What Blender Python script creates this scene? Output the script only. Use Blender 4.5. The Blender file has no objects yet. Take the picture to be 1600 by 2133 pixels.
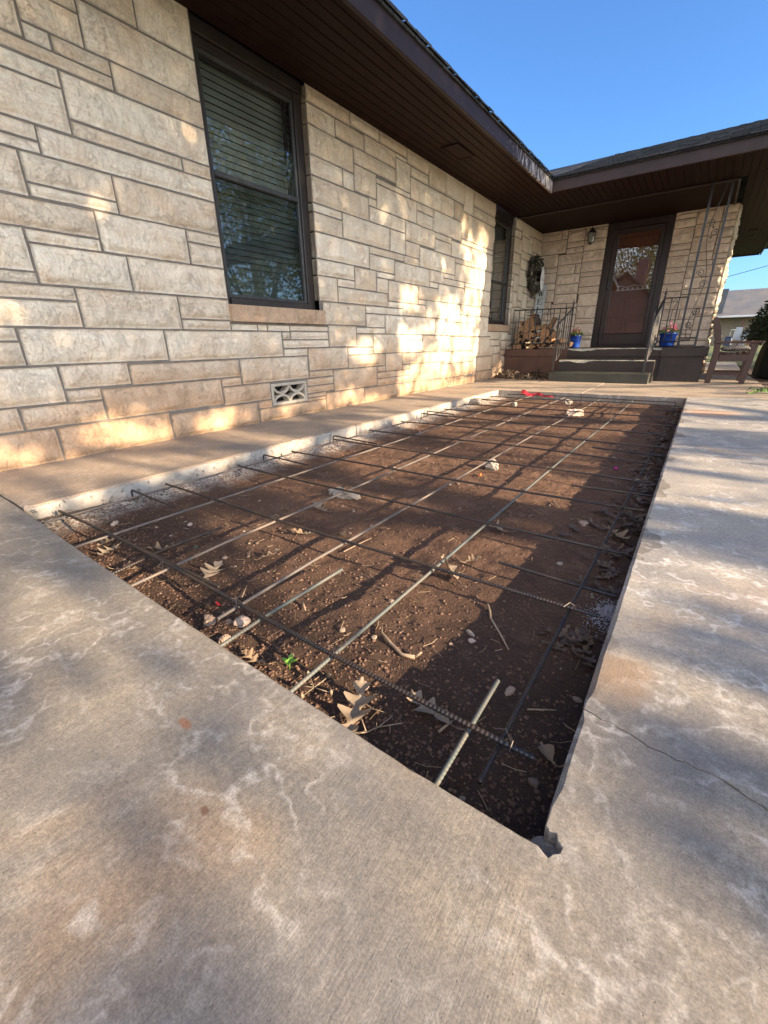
import bpy, math, random
import numpy as np
from mathutils import Matrix, Vector

SC = bpy.context.scene
COL = SC.collection
R_ = math.radians

# ---------------------------------------------------------------- camera
cam_d = bpy.data.cameras.new('camera')
cam = bpy.data.objects.new('camera', cam_d)
COL.objects.link(cam)
cam_d.sensor_fit = 'VERTICAL'
cam_d.sensor_height = 24.0
cam_d.lens = 24.0 * 876.16 / 2133.0
cam_d.clip_start = 0.02
cam_d.clip_end = 900
_m = [[0.815626, -0.200058, 0.542892], [0.578279, 0.312166, -0.753755], [-0.018678, 0.928724, 0.3703]]
M4 = Matrix(_m).to_4x4()
M4.translation = Vector((3.036, 0.0, 0.615))
cam.matrix_world = M4
SC.camera = cam

# ---------------------------------------------------------------- light
SUN_EL, SUN_AZ = 17.2, 2.0          # azimuth counted from +X towards +Y
w = bpy.data.worlds.new('World')
SC.world = w
w.use_nodes = True
wn = w.node_tree
bg = wn.nodes['Background']
sky = wn.nodes.new('ShaderNodeTexSky')
sky.sky_type = 'NISHITA'
sky.sun_disc = False
sky.sun_elevation = R_(SUN_EL)
sky.sun_rotation = R_(90.0 - SUN_AZ)
sky.altitude = 300
sky.air_density = 1.0
sky.dust_density = 1.0
sky.ozone_density = 7.0
# broad warm fill glow added to the clear sky, aside from the sun, lifting shade
_tc = wn.nodes.new('ShaderNodeTexCoord')
_dp = wn.nodes.new('ShaderNodeVectorMath'); _dp.operation = 'DOT_PRODUCT'
_nm = wn.nodes.new('ShaderNodeVectorMath'); _nm.operation = 'NORMALIZE'
wn.links.new(_tc.outputs['Generated'], _nm.inputs[0]); wn.links.new(_nm.outputs[0], _dp.inputs[0])
_dp.inputs[1].default_value = (math.cos(R_(24)), -.95, math.sin(R_(24)))
_mx = wn.nodes.new('ShaderNodeMath'); _mx.operation = 'MAXIMUM'; _mx.inputs[1].default_value = 0.0
wn.links.new(_dp.outputs['Value'], _mx.inputs[0])
_pw = wn.nodes.new('ShaderNodeMath'); _pw.operation = 'POWER'; _pw.inputs[1].default_value = 2.3
wn.links.new(_mx.outputs[0], _pw.inputs[0])
_sc = wn.nodes.new('ShaderNodeVectorMath'); _sc.operation = 'SCALE'
_sc.inputs[0].default_value = (4.7, 4.15, 3.5)
wn.links.new(_pw.outputs[0], _sc.inputs['Scale'])
_ad = wn.nodes.new('ShaderNodeVectorMath'); _ad.operation = 'ADD'
wn.links.new(sky.outputs[0], _ad.inputs[0]); wn.links.new(_sc.outputs[0], _ad.inputs[1])
wn.links.new(_ad.outputs[0], bg.inputs[0])
bg.inputs[1].default_value = 0.085

sd = bpy.data.lights.new('sun', 'SUN')
sd.energy = 4.9
sd.angle = R_(0.55)
sd.color = (1.0, 0.75, 0.49)
sun = bpy.data.objects.new('sun', sd)
COL.objects.link(sun)
SUNV = Vector((math.cos(R_(SUN_EL)) * math.cos(R_(SUN_AZ)), math.cos(R_(SUN_EL)) * math.sin(R_(SUN_AZ)), math.sin(R_(SUN_EL))))
sun.rotation_euler = SUNV.to_track_quat('Z', 'Y').to_euler()
sun.location = SUNV * 40

vs = SC.view_settings
vs.view_transform = 'Standard'
vs.look = 'None'
vs.gamma = 1.0
vs.exposure = 2.0
SC.cycles.max_bounces = 7
SC.cycles.use_denoising = True

# ---------------------------------------------------------------- noise
def _hash(ix, iy, seed):
    h = (ix.astype(np.int64) * 374761393 + iy.astype(np.int64) * 668265263 + seed * 1442695041) & 0xFFFFFFFF
    h = ((h ^ (h >> 13)) * 1274126177) & 0xFFFFFFFF
    return ((h ^ (h >> 16)) & 0xFFFF) / 65535.0

def vn(x, y, seed=0):
    x = np.asarray(x, float); y = np.asarray(y, float)
    ix = np.floor(x); iy = np.floor(y)
    fx = x - ix; fy = y - iy
    fx = fx * fx * (3 - 2 * fx); fy = fy * fy * (3 - 2 * fy)
    a = _hash(ix, iy, seed); b = _hash(ix + 1, iy, seed)
    c = _hash(ix, iy + 1, seed); d = _hash(ix + 1, iy + 1, seed)
    return (a * (1 - fx) + b * fx) * (1 - fy) + (c * (1 - fx) + d * fx) * fy

def fbm(x, y, seed=0, o=4, g=0.5):
    s = 0; a = 1; t = 0
    for i in range(o):
        s = s + a * vn(np.asarray(x) * 2 ** i, np.asarray(y) * 2 ** i, seed + i * 17)
        t += a; a *= g
    return s / t

def sst(a, b, x):
    t = np.clip((np.asarray(x, float) - a) / (b - a), 0, 1)
    return t * t * (3 - 2 * t)

# ---------------------------------------------------------------- objects
def tag(o, label=None, cat=None, group=None, kind=None):
    if label: o['label'] = label
    if cat: o['category'] = cat
    if group: o['group'] = group
    if kind: o['kind'] = kind
    return o

def empty(name, loc, label=None, cat=None, group=None):
    o = bpy.data.objects.new(name, None)
    COL.objects.link(o)
    o.location = loc
    o.empty_display_size = 0.1
    return tag(o, label, cat, group)

def wloc(o):
    v = Vector((0, 0, 0))
    while o is not None:
        v += o.location
        o = o.parent
    return v

class MB:
    def __init__(s):
        s.v = []; s.f = []; s.m = []
    def add(s, vs_, fs, mi=0):
        n = len(s.v)
        s.v.extend([tuple(p) for p in vs_])
        s.f.extend([tuple(i + n for i in f) for f in fs])
        s.m.extend([mi] * len(fs))
        return s
    def box(s, x0, y0, z0, x1, y1, z1, mi=0):
        return s.add([(x0, y0, z0), (x1, y0, z0), (x1, y1, z0), (x0, y1, z0), (x0, y0, z1), (x1, y0, z1), (x1, y1, z1), (x0, y1, z1)],
                     [(0, 3, 2, 1), (4, 5, 6, 7), (0, 1, 5, 4), (1, 2, 6, 5), (2, 3, 7, 6), (3, 0, 4, 7)], mi)
    def bbox(s, x0, y0, z0, x1, y1, z1, b=0.004, mi=0):
        # box with chamfered edges
        vs_ = []; idx = {}
        X = (x0, x1); Y = (y0, y1); Z = (z0, z1)
        b = min(b, (x1 - x0) * .45, (y1 - y0) * .45, (z1 - z0) * .45)
        for i in (0, 1):
            for j in (0, 1):
                for k in (0, 1):
                    sx, sy, sz = (1 - 2 * i) * b, (1 - 2 * j) * b, (1 - 2 * k) * b
                    for a, p in ((0, (X[i], Y[j] + sy, Z[k] + sz)), (1, (X[i] + sx, Y[j], Z[k] + sz)), (2, (X[i] + sx, Y[j] + sy, Z[k]))):
                        idx[(i, j, k, a)] = len(vs_); vs_.append(p)
        F = []
        for i in (0, 1):
            q = [idx[(i, 0, 0, 0)], idx[(i, 1, 0, 0)], idx[(i, 1, 1, 0)], idx[(i, 0, 1, 0)]]
            F.append(q if i else q[::-1])
            q = [idx[(0, i, 0, 1)], idx[(1, i, 0, 1)], idx[(1, i, 1, 1)], idx[(0, i, 1, 1)]]
            F.append(q[::-1] if i else q)
            q = [idx[(0, 0, i, 2)], idx[(1, 0, i, 2)], idx[(1, 1, i, 2)], idx[(0, 1, i, 2)]]
            F.append(q if i else q[::-1])
        for i in (0, 1):
            for j in (0, 1):
                F.append([idx[(i, j, 0, 0)], idx[(i, j, 1, 0)], idx[(i, j, 1, 1)], idx[(i, j, 0, 1)]])
                F.append([idx[(i, 0, j, 0)], idx[(i, 1, j, 0)], idx[(i, 1, j, 2)], idx[(i, 0, j, 2)]])
                F.append([idx[(0, i, j, 1)], idx[(1, i, j, 1)], idx[(1, i, j, 2)], idx[(0, i, j, 2)]])
                for k in (0, 1):
                    F.append([idx[(i, j, k, 0)], idx[(i, j, k, 1)], idx[(i, j, k, 2)]])
        return s.add(vs_, F, mi)
    def tube(s, path, r, n=8, cap=True, mi=0, rad=None, closed=False, flat=1.0):
        P = [Vector(p) for p in path]
        N = len(P)
        vs_ = []
        up = None
        for i, p in enumerate(P):
            if closed:
                t = P[(i + 1) % N] - P[i - 1]
            else:
                t = (P[min(i + 1, N - 1)] - P[max(i - 1, 0)])
            if t.length < 1e-9: t = Vector((0, 0, 1))
            t.normalize()
            if up is None:
                up = Vector((0, 0, 1)) if abs(t.z) < 0.9 else Vector((1, 0, 0))
            a = t.cross(up)
            if a.length < 1e-6: a = t.orthogonal()
            a.normalize()
            b = a.cross(t); b.normalize()
            up = b
            rr = rad[i] if rad is not None else r
            for k in range(n):
                an = 2 * math.pi * k / n
                vs_.append(p + a * (rr * math.cos(an)) + b * (rr * flat * math.sin(an)))
        F = []
        for i in range(N if closed else N - 1):
            j = (i + 1) % N
            for k in range(n):
                k2 = (k + 1) % n
                F.append((i * n + k, i * n + k2, j * n + k2, j * n + k))
        if cap and not closed:
            F.append(tuple(range(n))[::-1]); F.append(tuple((N - 1) * n + k for k in range(n)))
        return s.add(vs_, F, mi)
    def lathe(s, prof, c, n=20, mi=0, capb=True, capt=True):
        vs_ = []
        for r, z in prof:
            for k in range(n):
                an = 2 * math.pi * k / n
                vs_.append((c[0] + r * math.cos(an), c[1] + r * math.sin(an), c[2] + z))
        F = []
        for i in range(len(prof) - 1):
            for k in range(n):
                k2 = (k + 1) % n
                F.append((i * n + k, i * n + k2, (i + 1) * n + k2, (i + 1) * n + k))
        if capb: F.append(tuple(range(n))[::-1])
        if capt: F.append(tuple((len(prof) - 1) * n + k for k in range(n)))
        return s.add(vs_, F, mi)
    def prism(s, poly, d0, d1, ax, mi=0):
        # extrude a 2D polygon along an axis: ax 'x' -> poly is (y,z); 'y' -> (x,z); 'z' -> (x,y)
        def P(a, b, d):
            return (d, a, b) if ax == 'x' else ((a, d, b) if ax == 'y' else (a, b, d))
        n = len(poly)
        vs_ = [P(a, b, d0) for a, b in poly] + [P(a, b, d1) for a, b in poly]
        F = [tuple(range(n)), tuple(range(2 * n - 1, n - 1, -1))]
        for i in range(n):
            j = (i + 1) % n
            F.append((i, i + n, j + n, j))
        return s.add(vs_, F, mi)
    def build(s, name, mats, parent=None, origin=None, smooth=False, fixn=True, local=False):
        me = bpy.data.meshes.new(name)
        o = bpy.data.objects.new(name, me)
        COL.objects.link(o)
        off = Vector((0, 0, 0))
        if local:
            if parent is not None: o.parent = parent
        else:
            if parent is not None:
                o.parent = parent
                off = wloc(parent)
            elif origin is not None:
                off = Vector(origin); o.location = off
        V = np.array(s.v, float).reshape(-1, 3) - np.array(off)[None, :]
        me.from_pydata(V.tolist(), [], s.f)
        if not isinstance(mats, (list, tuple)): mats = [mats]
        for m in mats: me.materials.append(m)
        if len(mats) > 1:
            me.polygons.foreach_set('material_index', np.array(s.m, np.int32))
        if smooth:
            me.polygons.foreach_set('use_smooth', np.ones(len(me.polygons), bool))
        if fixn and len(s.f) < 60000:
            import bmesh
            bm = bmesh.new(); bm.from_mesh(me)
            bmesh.ops.recalc_face_normals(bm, faces=bm.faces[:])
            bm.to_mesh(me); bm.free()
        me.update()
        return o

def copy_tree(o, parent=None):
    c = o.copy(); COL.objects.link(c)
    if parent is not None: c.parent = parent
    for ch in list(o.children):
        copy_tree(ch, c)
    return c

# ---------------------------------------------------------------- node helpers
def newmat(name):
    m = bpy.data.materials.new(name)
    m.use_nodes = True
    nt = m.node_tree
    return m, nt, nt.nodes['Principled BSDF']

def nd(nt, t, ins=None, **props):
    n = nt.nodes.new(t)
    for k, v in props.items(): setattr(n, k, v)
    for k, v in (ins or {}).items():
        if isinstance(v, bpy.types.NodeSocket): nt.links.new(v, n.inputs[k])
        else: n.inputs[k].default_value = v
    return n

def mixc(nt, f, a, b, blend='MIX'):
    n = nt.nodes.new('ShaderNodeMix'); n.data_type = 'RGBA'; n.blend_type = blend
    for i, v in ((0, f), (6, a), (7, b)):
        if isinstance(v, bpy.types.NodeSocket): nt.links.new(v, n.inputs[i])
        elif i == 0: n.inputs[0].default_value = v
        else: n.inputs[i].default_value = (v[0], v[1], v[2], 1)
    return n.outputs[2]

def mth(nt, op, a, b=None, clamp=False):
    n = nt.nodes.new('ShaderNodeMath'); n.operation = op; n.use_clamp = clamp
    for i, v in ((0, a), (1, b)):
        if v is None: continue
        if isinstance(v, bpy.types.NodeSocket): nt.links.new(v, n.inputs[i])
        else: n.inputs[i].default_value = v
    return n.outputs[0]

def ramp(nt, f, lo, hi, a=0.0, b=1.0):
    n = nt.nodes.new('ShaderNodeMapRange'); n.interpolation_type = 'SMOOTHSTEP'
    nt.links.new(f, n.inputs[0])
    n.inputs[1].default_value = lo; n.inputs[2].default_value = hi
    n.inputs[3].default_value = a; n.inputs[4].default_value = b
    return n.outputs[0]

def pos(nt, scale=(1, 1, 1), obj=False, rot=(0, 0, 0)):
    if obj: src = nt.nodes.new('ShaderNodeTexCoord').outputs['Object']
    else: src = nt.nodes.new('ShaderNodeNewGeometry').outputs['Position']
    mp = nd(nt, 'ShaderNodeMapping', {'Vector': src, 'Scale': scale, 'Rotation': rot})
    return mp.outputs[0]

def noise(nt, v, sc, det=4, rough=.55, dist=0.0, col=False):
    n = nd(nt, 'ShaderNodeTexNoise', {'Vector': v, 'Scale': sc, 'Detail': det, 'Roughness': rough, 'Distortion': dist})
    return n.outputs[1] if col else n.outputs[0]

def bump(nt, bs, h, strength=.5, dist=.01, prev=None):
    n = nd(nt, 'ShaderNodeBump', {'Height': h, 'Strength': strength, 'Distance': dist})
    if prev is not None: nt.links.new(prev, n.inputs['Normal'])
    nt.links.new(n.outputs[0], bs.inputs['Normal'])
    return n.outputs[0]

def setc(nt, bs, c):
    if isinstance(c, bpy.types.NodeSocket): nt.links.new(c, bs.inputs['Base Color'])
    else: bs.inputs['Base Color'].default_value = (c[0], c[1], c[2], 1)

def plain(name, c, rough=.6, var=.25, sc=6, metal=0.0, bmp=0.0, bsc=60, spec=.5, obj=True, c2=None):
    """paint or cloth or wood with blotches, so that nothing is one flat colour"""
    m, nt, bs = newmat(name)
    p = pos(nt, obj=obj)
    f = ramp(nt, noise(nt, p, sc, 5, .6), .3, .7)
    d = c2 or tuple(x * (1 - var) for x in c)
    setc(nt, bs, mixc(nt, f, c, d))
    bs.inputs['Roughness'].default_value = rough
    bs.inputs['Metallic'].default_value = metal
    bs.inputs['Specular IOR Level'].default_value = spec
    if bmp: bump(nt, bs, noise(nt, p, bsc, 4), bmp, .004)
    return m
# ---------------------------------------------------------------- materials
def concrete_mat(name, base_a, base_b, base_c, white, broom, split=None, veil=0.5, rough=.75):
    """weathered concrete: cloudy tan and grey, lime blooms along old hairlines, broom lines"""
    m, nt, bs = newmat(name)
    p = pos(nt)
    big = noise(nt, p, 1.3, 4, .55, .4)
    mid = noise(nt, p, 5.5, 5, .6, .3)
    fine = noise(nt, p, 95, 6, .78)
    c = mixc(nt, ramp(nt, big, .34, .62), base_a, base_b)
    c = mixc(nt, ramp(nt, mid, .42, .72, 0, .8), c, base_c)
    rust = ramp(nt, noise(nt, pos(nt, (1, 1, 1)), 2.1, 3, .5, .8), .58, .78, 0, .55)
    c = mixc(nt, rust, c, (.28, .20, .125))
    # lime bloom: broken veins
    wv = nd(nt, 'ShaderNodeTexVoronoi', {'Vector': nd(nt, 'ShaderNodeVectorMath', {0: p, 1: nd(nt, 'ShaderNodeVectorMath', {0: noise(nt, p, 3.2, 4, .6, 0, True), 'Scale': .8}, operation='SCALE').outputs[0]}, operation='ADD').outputs[0], 'Scale': 5.2}, feature='DISTANCE_TO_EDGE')
    vein = ramp(nt, wv.outputs[0], .0, .085, .9, 0)
    msk = ramp(nt, noise(nt, p, 2.7, 4, .65), .40, .58)
    brk = ramp(nt, noise(nt, p, 24, 4, .7), .36, .62)
    bloom = mth(nt, 'MULTIPLY', mth(nt, 'MULTIPLY', vein, msk), brk)
    cloud = mth(nt, 'MULTIPLY', ramp(nt, noise(nt, p, 3.4, 6, .68, .6), .56, .74), mth(nt, 'MULTIPLY', brk, .75))
    both = mth(nt, 'MULTIPLY', mth(nt, 'MAXIMUM', bloom, cloud), veil, True)
    c = mixc(nt, both, c, white)
    # broom lines
    if split is not None:
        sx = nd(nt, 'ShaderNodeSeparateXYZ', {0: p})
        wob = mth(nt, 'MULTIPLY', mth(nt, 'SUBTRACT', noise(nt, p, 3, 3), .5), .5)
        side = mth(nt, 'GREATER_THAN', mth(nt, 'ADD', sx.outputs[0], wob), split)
        la = noise(nt, pos(nt, (230, 9, 1)), 1, 5, .7, .3)
        lb = noise(nt, pos(nt, (9, 210, 1)), 1, 5, .7, .3)
        ln = nd(nt, 'ShaderNodeMix', {0: side, 2: la, 3: lb}).outputs[0]
    else:
        ln = noise(nt, pos(nt, broom), 1, 4, .62, .15)
    c = mixc(nt, .12, c, mixc(nt, ramp(nt, ln, .30, .68), (.45, .45, .45), (1.15, 1.15, 1.15)), 'MULTIPLY')
    c = mixc(nt, .62, c, mixc(nt, ramp(nt, fine, .32, .68), (.55, .55, .55), (1.25, 1.25, 1.25)), 'MULTIPLY')
    c = mixc(nt, ramp(nt, noise(nt, p, 1.9, 4, .6, .7), .52, .70, 0, .6), c, (.145, .142, .138))
    pit = ramp(nt, noise(nt, p, 130, 3, .6), .27, .35, 1, 0)
    c = mixc(nt, mth(nt, 'MULTIPLY', pit, .55), c, (.09, .075, .06))
    if split is not None:                       # rust, a spall, old spills and two dark grey patches
        for (sx_, sy_, r1, r2, sc_, am_) in ((2.585, .172, .011, .007, (.11, .065, .04), .9), (2.35, .425, .07, .035, (.17, .115, .085), .7), (3.03, .78, .075, .10, (.235, .165, .105), .7), (3.2, 4.7, .25, .25, (.33, .20, .12), .75), (2.42, .24, .02, .01, (.24, .10, .05), .7), (2.47, .30, .08, .07, (.11, .115, .125), .5), (3.12, .18, .10, .05, (.14, .135, .13), .45)):
            dv = nd(nt, 'ShaderNodeVectorMath', {0: nd(nt, 'ShaderNodeVectorMath', {0: p, 1: (sx_, sy_, 0)}, operation='SUBTRACT').outputs[0], 1: (1 / r1, 1 / r2, 0)}, operation='MULTIPLY').outputs[0]
            dl = nd(nt, 'ShaderNodeVectorMath', {0: dv}, operation='LENGTH').outputs['Value']
            dl = mth(nt, 'ADD', dl, mth(nt, 'MULTIPLY', mth(nt, 'SUBTRACT', noise(nt, p, .55 / r1, 4, .65), .5), 1.7))
            c = mixc(nt, ramp(nt, dl, .35, 1.05, am_, 0), c, sc_)
    grain = noise(nt, p, 330, 3, .65)
    c = mixc(nt, .55, c, mixc(nt, ramp(nt, grain, .34, .66), (.66, .66, .66), (1.3, 1.3, 1.3)), 'MULTIPLY')
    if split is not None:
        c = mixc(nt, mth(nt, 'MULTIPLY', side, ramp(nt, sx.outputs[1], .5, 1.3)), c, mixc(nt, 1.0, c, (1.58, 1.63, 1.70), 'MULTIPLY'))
    setc(nt, bs, c)
    bs.inputs['Roughness'].default_value = rough
    h = mth(nt, 'ADD', mth(nt, 'MULTIPLY', ln, .8), mth(nt, 'ADD', mth(nt, 'MULTIPLY', fine, .5), mth(nt, 'MULTIPLY', pit, -.5)))
    h = mth(nt, 'ADD', h, mth(nt, 'MULTIPLY', both, .25))
    b0 = bump(nt, bs, noise(nt, p, 9, 3), .35, .012)
    bump(nt, bs, h, .35, .0018, b0)
    return m

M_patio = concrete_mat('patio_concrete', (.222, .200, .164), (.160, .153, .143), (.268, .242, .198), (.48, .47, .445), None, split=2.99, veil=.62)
M_walk = concrete_mat('walk_concrete', (.30, .235, .175), (.235, .195, .16), (.33, .26, .19), (.60, .56, .50), (140, 4, 1), veil=.35)
M_bwalk = concrete_mat('back_walk_concrete', (.36, .29, .22), (.29, .24, .19), (.40, .33, .25), (.62, .58, .52), (4, 130, 1), veil=.3)

def white_edge_mat():
    m, nt, bs = newmat('limed_concrete')
    p = pos(nt)
    c = mixc(nt, ramp(nt, noise(nt, p, 5, 5, .65), .35, .7), (.36, .35, .325), (.26, .245, .22))
    chips = ramp(nt, noise(nt, p, 38, 5, .7), .60, .68)
    c = mixc(nt, mth(nt, 'MULTIPLY', chips, .6), c, (.20, .17, .14))
    c = mixc(nt, ramp(nt, noise(nt, p, 3.1, 5, .7, .5), .50, .66, 0, .55), c, (.24, .185, .14))
    z = nd(nt, 'ShaderNodeSeparateXYZ', {0: p}).outputs[2]
    dirt = ramp(nt, mth(nt, 'ADD', z, mth(nt, 'MULTIPLY', mth(nt, 'SUBTRACT', noise(nt, p, 14, 5, .7), .5), .09)), -.125, -.045, 1, 0)
    c = mixc(nt, mth(nt, 'MULTIPLY', dirt, .8), c, (.16, .09, .06))
    setc(nt, bs, c)
    bs.inputs['Roughness'].default_value = .85
    bump(nt, bs, mth(nt, 'ADD', noise(nt, p, 22, 6, .7), mth(nt, 'MULTIPLY', chips, -.6)), .9, .012)
    return m
M_limed = white_edge_mat()
M_slabside = concrete_mat('slab_side', (.28, .25, .21), (.22, .2, .18), (.33, .29, .24), (.6, .59, .56), (30, 30, 6), veil=.6)
M_cored = concrete_mat('cored_concrete', (.16, .16, .17), (.11, .115, .125), (.22, .215, .21), (.42, .42, .42), (60, 60, 4), veil=.4)

def soil_mat():
    m, nt, bs = newmat('red_soil')
    p = pos(nt)
    c = mixc(nt, ramp(nt, noise(nt, p, 2.3, 4, .6, .3), .35, .65), (.100, .059, .042), (.152, .090, .060))
    c = mixc(nt, ramp(nt, noise(nt, p, 11, 5, .65), .5, .75, 0, .8), c, (.23, .15, .11))
    c = mixc(nt, ramp(nt, noise(nt, p, 90, 4, .7), .3, .7, .0, .7), c, (.070, .043, .032))
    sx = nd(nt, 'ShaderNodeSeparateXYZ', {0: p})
    near_shade = mth(nt, 'ADD', sx.outputs[1], mth(nt, 'MULTIPLY', noise(nt, p, 4, 3), .5))
    c = mixc(nt, ramp(nt, near_shade, .80, 1.7, .72, 0), c, (.036, .026, .022))  # shade at the pit's near end, painted into the soil colour
    # lime dust fallen along the walk
    d = mth(nt, 'ADD', sx.outputs[0], mth(nt, 'MULTIPLY', mth(nt, 'SUBTRACT', noise(nt, p, 7, 5, .7), .5), .34))
    dust = mth(nt, 'MULTIPLY', ramp(nt, d, .84, 1.06, 1, 0), ramp(nt, noise(nt, p, 70, 4, .7), .35, .6))
    c = mixc(nt, mth(nt, 'MULTIPLY', dust, .8), c, (.55, .52, .47))
    grit = ramp(nt, noise(nt, p, 160, 2, .5), .72, .78)
    c = mixc(nt, mth(nt, 'MULTIPLY', grit, .6), c, (.36, .28, .22))
    setc(nt, bs, c)
    bs.inputs['Roughness'].default_value = .95
    bs.inputs['Specular IOR Level'].default_value = .2
    bump(nt, bs, mth(nt, 'ADD', noise(nt, p, 120, 5, .7), mth(nt, 'MULTIPLY', noise(nt, p, 34, 4, .65), 1.3)), 1.0, .009)
    return m
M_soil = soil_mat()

def stone_mat(name, a, b, cc, stain=True, shade=1.0):
    m, nt, bs = newmat(name)
    p = pos(nt)
    g = nt.nodes.new('ShaderNodeNewGeometry')
    rnd = g.outputs['Random Per Island']
    off = nd(nt, 'ShaderNodeVectorMath', {0: p, 1: nd(nt, 'ShaderNodeCombineXYZ', {0: mth(nt, 'MULTIPLY', rnd, 37), 1: mth(nt, 'MULTIPLY', rnd, 91), 2: mth(nt, 'MULTIPLY', rnd, 53)}).outputs[0]}, operation='ADD').outputs[0]
    wn_ = nd(nt, 'ShaderNodeTexWhiteNoise', {'W': mth(nt, 'MULTIPLY', rnd, 917)}, noise_dimensions='1D')
    c = mixc(nt, ramp(nt, wn_.outputs[0], .1, .9), a, b)
    c = mixc(nt, ramp(nt, noise(nt, off, 3.4, 5, .6, .5), .45, .75, 0, .7), c, cc)
    # iron bands that follow the bedding
    st = nd(nt, 'ShaderNodeMapping', {'Vector': off, 'Scale': (3, 3, 16)}).outputs[0]
    vein = noise(nt, st, 1, 6, .68, 1.6)
    band = mth(nt, 'MULTIPLY', ramp(nt, mth(nt, 'ABSOLUTE', mth(nt, 'SUBTRACT', vein, .5)), .0, .035, 1, 0), ramp(nt, noise(nt, off, 3, 3), .42, .62))
    c = mixc(nt, mth(nt, 'MULTIPLY', band, .34), c, (.40, .24, .14))
    crk = nd(nt, 'ShaderNodeTexVoronoi', {'Vector': nd(nt, 'ShaderNodeVectorMath', {0: off, 1: nd(nt, 'ShaderNodeVectorMath', {0: noise(nt, off, 6, 5, .7, 0, True), 'Scale': .5}, operation='SCALE').outputs[0]}, operation='ADD').outputs[0], 'Scale': 5.5}, feature='DISTANCE_TO_EDGE').outputs[0]
    line = mth(nt, 'MULTIPLY', ramp(nt, crk, .0, .03, 1, 0), ramp(nt, noise(nt, off, 5, 3), .48, .62))
    c = mixc(nt, mth(nt, 'MULTIPLY', line, .24), c, (.22, .165, .12))
    for sc_, th_, am_ in ((5.5, .010, .20), (12, .012, .08)):
        rn = noise(nt, nd(nt, 'ShaderNodeMapping', {'Vector': off, 'Scale': (1, 1.25, .75)}).outputs[0], sc_, 5, .58, 1.9)
        rl = ramp(nt, mth(nt, 'ABSOLUTE', mth(nt, 'SUBTRACT', rn, .5)), .0, th_, 1, 0)
        rl = mth(nt, 'MULTIPLY', rl, ramp(nt, noise(nt, off, sc_ * .6, 3, .6), .45, .60))
        line = mth(nt, 'MAXIMUM', line, rl)
        c = mixc(nt, mth(nt, 'MULTIPLY', rl, am_), c, (.24, .18, .125))
    if stain:
        z = nd(nt, 'ShaderNodeSeparateXYZ', {0: p}).outputs[2]
        zz = mth(nt, 'ADD', z, mth(nt, 'MULTIPLY', mth(nt, 'SUBTRACT', noise(nt, p, 1.7, 5, .65), .5), .9))
        c = mixc(nt, ramp(nt, zz, .05, .75, .85, 0), c, (.46, .285, .165))
        c = mixc(nt, ramp(nt, mth(nt, 'ADD', z, mth(nt, 'MULTIPLY', noise(nt, p, 9, 4), .12)), .05, .13, .6, 0), c, (.27, .185, .12))
    fine = noise(nt, off, 60, 5, .7)
    c = mixc(nt, .45, c, mixc(nt, ramp(nt, fine, .3, .7), (.74, .73, .71), (1.10, 1.10, 1.10)), 'MULTIPLY')
    if shade != 1.0: c = mixc(nt, 1.0, c, (shade, shade, shade), 'MULTIPLY')
    setc(nt, bs, c)
    bs.inputs['Roughness'].default_value = .85
    bs.inputs['Specular IOR Level'].default_value = .3
    sv = nd(nt, 'ShaderNodeMapping', {'Vector': off, 'Scale': (30, 30, 11)}).outputs[0]
    cl = mth(nt, 'ADD', mth(nt, 'MULTIPLY', noise(nt, sv, 1, 5, .58, .9), .6), mth(nt, 'MULTIPLY', noise(nt, nd(nt, 'ShaderNodeMapping', {'Vector': off, 'Scale': (9, 9, 6)}).outputs[0], 1, 4, .55, .8), .9))
    hh = mth(nt, 'ADD', mth(nt, 'MULTIPLY', cl, 1.4), mth(nt, 'ADD', mth(nt, 'MULTIPLY', fine, .3), mth(nt, 'MULTIPLY', line, -.8)))
    bump(nt, bs, hh, .62, .020)
    return m
M_stone = stone_mat('split_limestone', (.76, .695, .565), (.64, .555, .43), (.66, .50, .35))
M_stone2 = stone_mat('split_limestone_entry', (.80, .68, .55), (.72, .60, .48), (.70, .56, .42), stain=False)
M_sill = stone_mat('sill_stone', (.52, .38, .26), (.48, .35, .24), (.42, .25, .14), stain=False)
M_mortar = plain('mortar', (.20, .178, .152), .9, .3, 9, bmp=.6, bsc=120, obj=False)
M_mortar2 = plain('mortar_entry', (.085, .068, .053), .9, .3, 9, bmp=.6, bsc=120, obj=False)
M_ventblock = plain('cast_vent_block', (.47, .42, .34), .85, .25, 12, bmp=.4, bsc=90, obj=False)

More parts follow.
